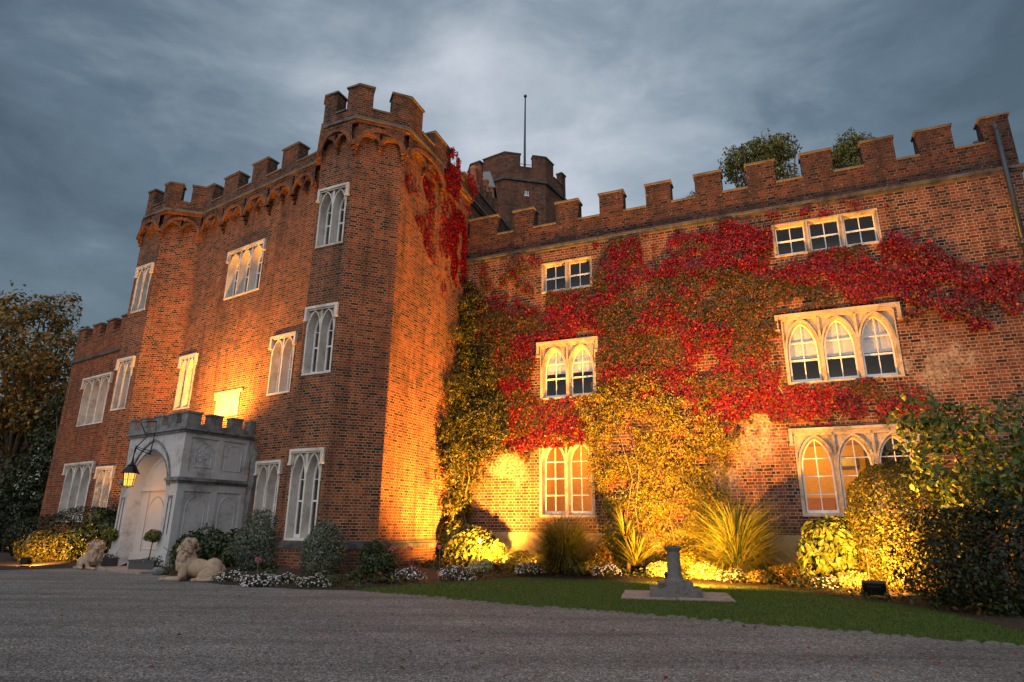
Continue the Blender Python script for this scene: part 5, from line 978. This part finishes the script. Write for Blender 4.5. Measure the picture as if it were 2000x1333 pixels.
for uw, a in (((3.15, 2.25), (.34, .24, .28, 380, 'white daisy clump below the left grass clump')), ((5.0, 2.1), (.32, .22, .26, 340, 'white daisy clump left of the sundial below the cordyline')), ((7.75, 2.15), (.32, .22, .26, 320, 'white daisy clump under the right grass clump')), ((9.55, 2.6), (.3, .2, .22, 220, 'white daisy clump below the laurel'))): daisies(0, 0, *a, uw=uw)
gp = np.stack([RNG.uniform(-8.5, 13, 60000), RNG.uniform(9, 19.3, 60000)], 1); bedp = [tuple(p) for p in bl2]+[tuple(p) for p in bk2[::-1]]; gp = gp[inpoly(gp[:, 0], gp[:, 1], bedp)]
q3 = np.column_stack([gp, np.zeros(len(gp))]); hgt = np.clip((vnoise(q3, 1.7)-.25)*.55, .01, .34); gp, hgt = gp[hgt > .03], hgt[hgt > .03]; pd = np.clip(-((gp-WING.o)@WING.n)*-1, 0, 9); zb_ = .02+.24*np.clip(1-pd/2.9, 0, 1); n = len(gp)
cn = vnoise(np.column_stack([gp, np.zeros(n)])+5, 2.2); cg = np.where((cn > .62)[:, None], pick(n, [(.10, .055, .018), (.07, .05, .015)]), pick(n, [(.030, .050, .012), (.045, .07, .014), (.022, .036, .010), (.07, .08, .02)]))
leaf_mesh('ground_cover', np.column_stack([gp, zb_+hgt*RNG.random(n)]), np.column_stack([RNG.normal(size=(n, 2))*.6, np.full(n, .8)]), .075*(.6+.8*RNG.random(n)), cg, M_LEAF, None, .5, kind='stuff', label='low dark green ground cover filling the planting bed', cat='ground cover')
# pink nerines
for (px_, py_, hh_, lab) in ((500, 1134, .42, 'pink nerine bloom beside the conical silver shrub'), (763, 1128, .62, 'pale pink nerine bloom nearest the tower front edge'), (798, 1124, .62, 'pink nerine bloom in front of the lit tower face'), (857, 1122, .64, 'large round pink nerine bloom near the climber stems'), (935, 1118, .78, 'pink bloom above the pale variegated shrub'), (1052, 1117, .48, 'red pink bloom over the stone trough'), (1376, 1128, .62, 'white lily bloom right of the sundial column'), (1560, 1135, .5, 'pink bloom in the shade beside the laurel')):
    g_ = onz(px_, py_, .05); t = empty('nerine', (g_[0], g_[1], .03), label=lab, cat='flower', group='nerine blooms in the bed')
    mb = MB(); mb.tube([(0, 0, 0), (.01, 0, hh_*.5), (0, 0, hh_)], [.006, .005, .004], 5); mb.build('stem', M_STEM, t)
    d = RNG.normal(size=(46, 3)); d /= np.linalg.norm(d, axis=1, keepdims=True); wcol = [(.6, .16, .28), (.7, .25, .38), (.5, .1, .2)] if 'white' not in lab else [(.7, .62, .5)]
    leaf_mesh('bloom', d*np.array([.075, .075, .055])*(.5+.5*RNG.random((46, 1)))+np.array([0, 0, hh_]), np.cross(d, RNG.normal(size=(46, 3))), .055, pick(46, wcol), M_PETAL, t, .35)
    blades('leaf', (0, 0, 0), 9, .3, 1., .014, [(.04, .07, .015)], t)
# magnolia at the right edge
def tree(name, base, h, crowns, nl, size, cols, label, mat, trunk_r, lean=(0, 0), probs=None, aspect=.6, lump=.4, depth=.6, cat='tree', group=None, fork=.35, limbs=7, thin=.0):
    base = np.array(base, float); t = empty(name, base, label=label, cat=cat, group=group); mb = MB(); top = np.array([lean[0], lean[1], h*fork])
    mb.tube([(0, 0, -.1), tuple(top*.5+np.array([.05, 0, 0])), tuple(top)], [trunk_r*1.25, trunk_r, trunk_r*.8], 10)
    for c in crowns:
        for _ in range(limbs):
            e_ = np.array(c[:3])+RNG.normal(size=3)*np.array(c[3:6])*.42; mid = top*.55+e_*.45+RNG.normal(size=3)*.08*h*.3; mb.tube([top*(.6+.4*random.random()), mid, e_], [trunk_r*.5, trunk_r*.3, trunk_r*.08], 6)
    mb.build('trunk', M_BARK, t); p, n_ = blob_points(nl, crowns, lump, depth, 2.2/max(.5, min(c[3] for c in crowns)))
    if thin:
        cl_ = vnoise(p+13, 1.6/max(.4, min(c[3] for c in crowns))*1.6); k = RNG.random(len(p)) < np.clip((cl_-thin)*5, 0, 1); p, n_ = p[k], n_[k]
    k = p[:, 2] > .1; p, n_ = p[k], n_[k]; n_ = n_+RNG.normal(size=n_.shape)*.7; n_[:, 2] += .3
    (curl_mesh if mat is M_GLOSSY else leaf_mesh)('crown', p, n_, size*(.6+.7*RNG.random(len(p))), pick(len(p), cols, probs, .28), mat, t, aspect, .5); return t
MG = [(.045, .075, .014), (.07, .10, .018), (.028, .05, .012), (.11, .12, .02)]
mb_ = np.array([8.45, 11.2, 0]); tree('magnolia', mb_, 3.9, [(-.25, .1, 2.0, .95, .85, .75), (-.75, .3, 3.0, .75, .6, .5), (-.9, .2, 2.35, .5, .5, .6), (-.75, -1.1, 1.75, .6, .55, .5), (.1, -1.4, 2.15, .8, .6, .6), (.45, -.1, 2.5, .8, .8, .95), (-.1, .2, 2.75, .75, .7, .6), (.6, -.5, 1.9, .9, .8, .7)], 6400, .118, MG, 'broad leaved magnolia overhanging the hedges at the right edge', M_GLOSSY, .05, limbs=3, probs=[.35, .3, .2, .15], aspect=.62, lump=.5, depth=.7, thin=.28)
# standard trees in planters
for (px_, py_, lab1, lab2, sc_) in ((277, 1117, 'rectangular lead planter right of the porch step', 'small lollipop clipped tree in the planter right of the porch step', 1.), (194, 1110, 'rectangular lead planter beside the left lion', 'small lollipop clipped tree in the planter beside the left lion', 1.05)):
    g_ = onz(px_, py_); rz_ = math.atan2(fd[1], fd[0])+.25; pl = empty('planter', (g_[0], g_[1]+.22, .0), rz_, label=lab1, cat='planter', group='lead planters at the porch'); mb = MB()
    mb.box(IDF, -.42, .42, -.2, .2, .02, .25, 't'); mb.box(IDF, -.44, .44, -.22, -.19, .23, .27); mb.box(IDF, -.44, .44, .19, .22, .23, .27); mb.box(IDF, -.44, -.41, -.19, .19, .23, .27); mb.box(IDF, .41, .44, -.19, .19, .23, .27); mb.build('trough', M_PLANTER, pl)
    mb = MB(); mb.poly([(-.42, -.2, .235), (.42, -.2, .235), (.42, .2, .235), (-.42, .2, .235)]); mb.build('compost', M_SOIL, pl)
    t = empty('lollipop_tree', (g_[0], g_[1]+.22, .23), label=lab2, cat='tree', group='lollipop trees at the porch'); mb = MB(); mb.tube([(0, 0, 0), (.015, 0, .25), (.03, 0, .5)], [.016, .014, .012], 7)
    for _ in range(6): mb.tube([(.03, 0, .45), (.03+RNG.normal()*.1, RNG.normal()*.08, .62)], [.008, .003], 5)
    mb.build('trunk', M_BARK, t); p, n_ = blob_points(900, [(.03, 0, .62, .24*sc_, .22*sc_, .155*sc_)], .3, .7, 6.); leaf_mesh('crown', p, n_+RNG.normal(size=n_.shape)*.6, .06, pick(len(p), [(.13, .14, .02), (.09, .11, .018), (.06, .08, .015), (.18, .16, .03)]), M_LEAF, t)
    t2 = empty('trailing_flowers', (g_[0]+.12, g_[1]+.16, .2), label=('white trailing flowers spilling from the planter right of the step' if sc_ == 1. else 'white trailing flowers in the planter beside the left lion'), cat='flowers', group='white trailing flowers in the planters')
    bl_ = [(0, 0, .06, .34, .18, .10)]+([(.35, -.05, -.0, .32, .22, .20)] if sc_ == 1. else []); p, n_ = blob_points(500, bl_, .3, .3); k = p[:, 2] > -.17; leaf_mesh('foliage', p[k], n_[k]+RNG.normal(size=n_[k].shape)*.5, .05, pick(int(k.sum()), FIL), M_LEAF, t2)
    p, n_ = blob_points(260, bl_, .3, .1); k = p[:, 2] > -.15; leaf_mesh('blossom', p[k]+n_[k]*.02, n_[k]+np.array([0, -.4, .4]), .03, pick(int(k.sum()), [(.6, .58, .56), (.5, .48, .48)]), M_PETAL, t2, .9)
# ------------------------------------------------------------------ background trees
TA = [(.12, .095, .018), (.24, .12, .018), (.07, .075, .018), (.40, .17, .02)]
p = atD(40, 1040, 31.); tree('autumn_tree', (p[0]-1.2, p[1], 0), 12.5, [(0, 0, 8.8, 3.4, 3., 2.8), (-2.5, 0, 6.5, 3., 3., 2.6), (1.6, .5, 6.2, 2.3, 2.3, 2.), (-.6, 0, 11., 2.1, 2., 1.7)], 26000, .21, TA, 'large dark tree with rusty autumn leaves left of the castle', M_LEAF, .3, probs=[.3, .27, .23, .2], thin=.30, lump=.5)
p = atD(95, 1040, 29.5); tree('dark_tree', (p[0]+.3, p[1], 0), 7.5, [(-.1, 0, 4.4, 1.8, 1.8, 1.7), (-1.2, 0, 3.0, 1.7, 1.6, 1.6), (-.6, .5, 6.0, 1.4, 1.4, 1.2)], 13000, .17, [(.022, .034, .010), (.035, .045, .011), (.05, .045, .012)], 'dark bushy tree close to the left end of the range', M_LEAF, .16, thin=.25)
p = atD(10, 1040, 27); bush('dark_thicket', [(p[0]-1, p[1], 1.2, 2.6, 1.6, 1.6), (p[0]+1.6, p[1]+1.2, 1.3, 2.2, 1.5, 1.5)], 9000, .16, [(.014, .024, .008), (.024, .036, .010)], 'dark thicket under the trees at the far left', 'shrub', zmin=0, lump=.4)
p = atD(-140, 1040, 38); tree('tall_tree', (p[0], p[1], 0), 12, [(0, 0, 8, 4.5, 4, 4), (-3, 0, 6, 4, 4, 3.5)], 9000, .3, TA, 'tall autumn tree beyond the frame edge at far left', M_LEAF, .3, thin=.25)
TB = [(.15, .16, .03), (.22, .19, .035), (.11, .13, .028), (.30, .22, .04)]
for (x, y, D_, rr, lab, cs) in ((1485, 300, 31., 1.0, 'open crowned olive tree showing between the middle battlements of the wing', [(0, 0, -.1, 1.15, 1.1, .95), (-1.35, 0, -.75, 1.0, 1., .8), (1.15, 0, .25, .9, .9, 1.05), (.2, 0, -1.6, 1.6, 1.3, .9)]), (1662, 292, 34., 1., 'round dense olive tree showing between the right battlements of the wing', [(0, 0, -.1, 1.1, 1., 1.0), (.95, 0, .15, .8, .8, .7), (-1.0, 0, -.7, .6, .6, .5), (.2, 0, -1.5, 1.5, 1.2, 1.1)])):
    q = atD(x, y, D_); tree('roadside_tree', (q[0], q[1], 0), q[2]+1, [(c[0], c[1], q[2]+c[2], *c[3:]) for c in cs], 9500, .16, TB, lab, M_LEAF, .22, thin=.24, lump=.6, fork=.62)
q = atD(1352, 376, 30); tree('roadside_tree', (q[0], q[1], 0), q[2], [(0, 0, q[2]-.35, .35, .35, .35), (.1, 0, q[2]-1., .6, .5, .5)], 500, .13, TB, 'tip of a small tree just above the wing parapet', M_LEAF, .1, fork=.8, limbs=3)
q = atD(2012, 380, 30); tree('roadside_tree', (q[0]+1.2, q[1], 0), q[2]+1.4, [(0, 0, q[2]-.4, 1.5, 1.4, 1.5), (.3, 0, q[2]-2.4, 1.8, 1.6, 1.6)], 3500, .16, DG+TB, 'dark tree beyond the right end of the wing', M_LEAF, .2, thin=.2, fork=.7)
# ------------------------------------------------------------------ sundial and garden furniture
sx = onz(1320, 1166); az_ = -.20
pv = empty('stone_paving', (sx[0], sx[1]+.02, 0), az_, label='square of worn stone slabs set in the lawn under the sundial', cat='paving')
for i in range(2):
    for j in range(2):
        bm = bmesh.new(); bmesh.ops.create_cube(bm, size=1.); 
        for v in bm.verts: v.co = Vector((v.co.x*.905, v.co.y*.70, v.co.z*.03))
        bmesh.ops.bevel(bm, geom=bm.edges[:], offset=.008, segments=2, affect='EDGES'); me = bpy.data.meshes.new('slab'); bm.to_mesh(me); bm.free(); me.materials.append(M_PAVE); o = link('slab', me, pv); o.location = (-.46+.92*i+.02*j, -.36+.715*j, .012+.003*((i+j) % 2))
sd_ = empty('sundial_pedestal', (sx[0], sx[1], .03), az_, label='weathered stone sundial column on a stepped base in the lawn', cat='sundial')
def rough_block(name, sx_, sy_, z0, z1, parent, mat, seed=0, amp=.012):
    bm = bmesh.new(); bmesh.ops.create_cube(bm, size=1.); bmesh.ops.subdivide_edges(bm, edges=bm.edges[:], cuts=7, use_grid_fill=True)
    for v in bm.verts: v.co = Vector((v.co.x*sx_, v.co.y*sy_, z0+(v.co.z+.5)*(z1-z0)))
    for v in bm.verts: v.co += Vector((mnoise.noise(v.co*6+Vector((seed, 0, 0))), mnoise.noise(v.co*6+Vector((0, seed, 0))), mnoise.noise(v.co*6+Vector((0, 0, seed)))))*amp
    me = bpy.data.meshes.new(name); bm.to_mesh(me); bm.free(); me.materials.append(mat); return link(name, me, parent)
rough_block('base_step', .86, .80, 0, .125, sd_, M_DIAL, 3, .006); rough_block('base_step', .58, .56, .125, .215, sd_, M_DIAL, 7, .006)
mb = MB(); prof = [(.205, .21), (.205, .235), (.185, .25), (.162, .275), (.150, .31), (.142, .40), (.132, .62), (.124, .84), (.126, .86), (.142, .875), (.150, .90), (.165, .915), (.175, .935), (.172, .955), (.10, .965), (.0005, .966)]; prof = [(r_*.88, .213+(z_-.21)*.78) for r_, z_ in prof]; mb.lathe(prof, 0, 0, 12, False); mb.build('shaft', M_DIAL, sd_)
mb = MB(); mb.lathe([(.09, .805), (.09, .812), (.001, .813)], 0, 0, 24); mb.build('dial_plate', m_plain('bronze', (.09, .08, .045), .4, .7), sd_)
# stone trough with flowers
g_ = onz(1035, 1121); tr = empty('stone_trough', (g_[0], g_[1]+.15, .02), -.25, label='pale stone trough at the front of the bed left of the grass clump', cat='trough')
mb = MB(); mb.box(IDF, -.30, .30, -.15, .15, 0, .22, 't'); mb.box(IDF, -.33, .33, -.18, -.13, .20, .26); mb.box(IDF, -.33, .33, .13, .18, .20, .26); mb.box(IDF, -.33, -.28, -.13, .13, .20, .26); mb.box(IDF, .28, .33, -.13, .13, .20, .26); mb.build('trough', M_TROUGH, tr); mb = MB(); mb.poly([(-.29, -.14, .21), (.29, -.14, .21), (.29, .14, .21), (-.29, .14, .21)]); mb.build('compost', M_SOIL, tr)
bush('trough_flowers', [(g_[0], g_[1]+.15, .30, .22, .11, .10)], 420, .045, [(.5, .48, .36), (.1, .12, .03), (.45, .1, .1), (.14, .15, .04)], 'small pale flowers growing in the stone trough', 'flowers', M_PETAL, zmin=.22, stems=False)
# wooden stand in front of the laurel
x, y, z0 = W3(10.42, 2.45); st = empty('wooden_stand', (x, y, z0), -.3, label='slender wooden stand between the laurel and the clipped hedge', cat='stand')
for a, b in ((-.12, -.1), (.12, -.1), (-.1, .1), (.1, .1)):
    mb = MB(); mb.tube([(a, b, 0), (a*.8, b*.8, .72)], [.012, .012], 6); mb.build('leg', M_BARK, st)
mb = MB(); mb.box(IDF, -.15, .15, -.12, .12, .72, .755); mb.box(IDF, -.12, .12, -.1, .1, .66, .72); mb.build('top', M_BARK, st)
g_ = onz(1820, 1184); pg = MB(); pg.lathe([(.02, 0), (.02, .17), (.027, .175), (.027, .20), (.005, .21)], g_[0], g_[1], 10); pg.build('marker_peg', M_PAVE, label='short pale marker peg at the lawn edge by the clipped hedge', cat='peg')
g_ = onz(304, 1124); o = link('boulder', pebble('boulder', (.15, .11, .10), M_PTOP, 5.), label='rounded grey stone resting at the foot of the right planter', cat='stone'); o.location = (g_[0], g_[1]+.08, .07)
# fallen leaves on the gravel and lawn
n = 460; yy = 5.4+10*RNG.random(n)**1.1; xx = RNG.uniform(-.75, .75, n)*yy; k = ~inpoly(xx, yy, [tuple(p) for p in EDGE+BEDE[::-1]]); xx, yy = xx[k], yy[k]; n = len(xx)
leaf_mesh('fallen_leaves', np.column_stack([xx, yy, np.full(n, .012)]), np.column_stack([RNG.normal(size=(n, 2))*.25, np.ones(n)]), .045*(.6+.7*RNG.random(n)), pick(n, [(.16, .05, .02), (.22, .10, .03), (.10, .04, .025), (.2, .02, .02)]), M_LEAF, None, .75, kind='stuff', label='small brown and red leaves fallen on the gravel drive', cat='fallen leaves')
# ------------------------------------------------------------------ lions
def lion(loc, rz, label, face_turn, sc=1.):
    # reclining lion, body along +x (head at +x); ellipsoids fused by a voxel remesh into one carved body
    bm = bmesh.new()
    def ell(c, r_, rot=(0, 0, 0), seg=16):
        m = Matrix.Translation(c) @ Matrix.Rotation(rot[2], 4, 'Z') @ Matrix.Rotation(rot[1], 4, 'Y') @ Matrix.Rotation(rot[0], 4, 'X') @ Matrix.Diagonal((*r_, 1)); bmesh.ops.create_uvsphere(bm, u_segments=seg, v_segments=10, radius=1., matrix=m)
    def limb(pts, rad):
        for i in range(len(pts)-1):
            a, b = Vector(pts[i]), Vector(pts[i+1]); k = max(2, int((b-a).length/.035))
            for j in range(k+1): t_ = j/k; r_ = rad[i]*(1-t_)+rad[i+1]*t_; ell(a.lerp(b, t_), (r_, r_, r_), seg=10)
    ell((-.02, 0, .27), (.34, .165, .19), (0, -.10, 0)); ell((.22, 0, .33), (.20, .175, .24), (0, -.25, 0)); ell((-.34, 0, .26), (.20, .19, .22)); ell((-.40, .10, .20), (.17, .12, .19), (0, .2, 0)); ell((-.40, -.10, .20), (.17, .12, .19), (0, .2, 0))
    for s_ in (-1, 1):
        ell((-.30, s_*.17, .14), (.20, .075, .13), (0, .25, 0)); limb([(-.42, s_*.18, .07), (-.12, s_*.20, .05)], [.06, .045]); ell((-.06, s_*.20, .04), (.07, .05, .04))
        ell((.24, s_*.13, .24), (.11, .08, .19), (0, -.1, 0)); limb([(.26, s_*.145, .12), (.30, s_*.145, .055), (.60, s_*.13, .045)], [.075, .055, .045]); ell((.66, s_*.13, .045), (.075, .055, .045))
        for k in range(3): ell((.715, s_*.13+(k-1)*.03, .035), (.03, .017, .028))
    limb([(-.54, 0, .20), (-.62, .06, .10), (-.55, .22, .05), (-.30, .27, .04), (-.22, .27, .05)], [.035, .03, .028, .028, .045])
    # head group turned on the neck
    ct, st_ = math.cos(face_turn), math.sin(face_turn); hc = Vector((.30, 0, .66))
    def H(x, y, z): return (hc.x+x*ct-y*st_, hc.y+x*st_+y*ct, hc.z+z)
    rt_ = (0, 0, face_turn); limb([(.22, 0, .42), (.28, 0, .58)], [.17, .16]); ell(H(0, 0, .02), (.135, .12, .145), rt_); ell(H(.10, 0, -.005), (.075, .085, .09), rt_); ell(H(.155, 0, -.045), (.062, .062, .05), rt_); ell(H(.19, 0, -.018), (.028, .036, .022), rt_); ell(H(.14, 0, .03), (.06, .026, .05), rt_); ell(H(.145, 0, -.105), (.045, .042, .03), rt_); ell(H(.10, 0, -.13), (.05, .05, .045), rt_)
    for s_ in (-1, 1): ell(H(.115, s_*.055, .065), (.03, .035, .018), rt_); ell(H(.112, s_*.052, .038), (.018, .018, .014), rt_); ell(H(.165, s_*.034, -.05), (.035, .03, .028), rt_); ell(H(.02, s_*.125, .10), (.025, .035, .04), rt_)
    rr = random.Random(5)
    for k in range(110):   # locks of the mane in rows around the face, over neck and chest
        an = rr.uniform(-2.6, 2.6); back = rr.uniform(-.17, .06); rad = .15+.05*rr.random()-.12*max(0, back)
        c = Vector(H(back, math.sin(an)*rad, math.cos(an)*rad*1.02-.01)); ell(c, (.034, .026, .062), (an*-.6, 0.35, face_turn), 8)
    for k in range(120):
        an = rr.uniform(-1.9, 1.9); zz = rr.uniform(.26, .58); rad = .165+.035*rr.random(); c = (.26+.05*(.6-zz)+math.cos(an)*rad*.95, math.sin(an)*rad, zz); ell(c, (.032, .03, .065), (0, 0, an), 8)
    me = bpy.data.meshes.new('stone_lion'); bm.to_mesh(me); bm.free(); me.materials.append(M_LION); o = link('stone_lion', me, label=label, cat='lion statue', group='stone lions guarding the porch'); o.location = loc; o.rotation_euler = (0, 0, rz); o.scale = (sc, sc, sc)
    rm = o.modifiers.new('Remesh', 'REMESH'); rm.mode = 'VOXEL'; rm.voxel_size = .0095; rm.use_smooth_shade = True; sm_ = o.modifiers.new('Smooth', 'SMOOTH'); sm_.iterations = 1; sm_.factor = .4
    return o
g_ = onz(372, 1137); lion((g_[0]+.02, g_[1]+.2, -.005), R(180)-.08, 'pale stone lion lying in profile right of the porch facing left', .15, .98)
g_ = onz(160, 1114); lion((g_[0]-.05, g_[1]+.36, .0), R(-38), 'pale stone lion left of the porch with its face turned towards the drive', -.28, .84)
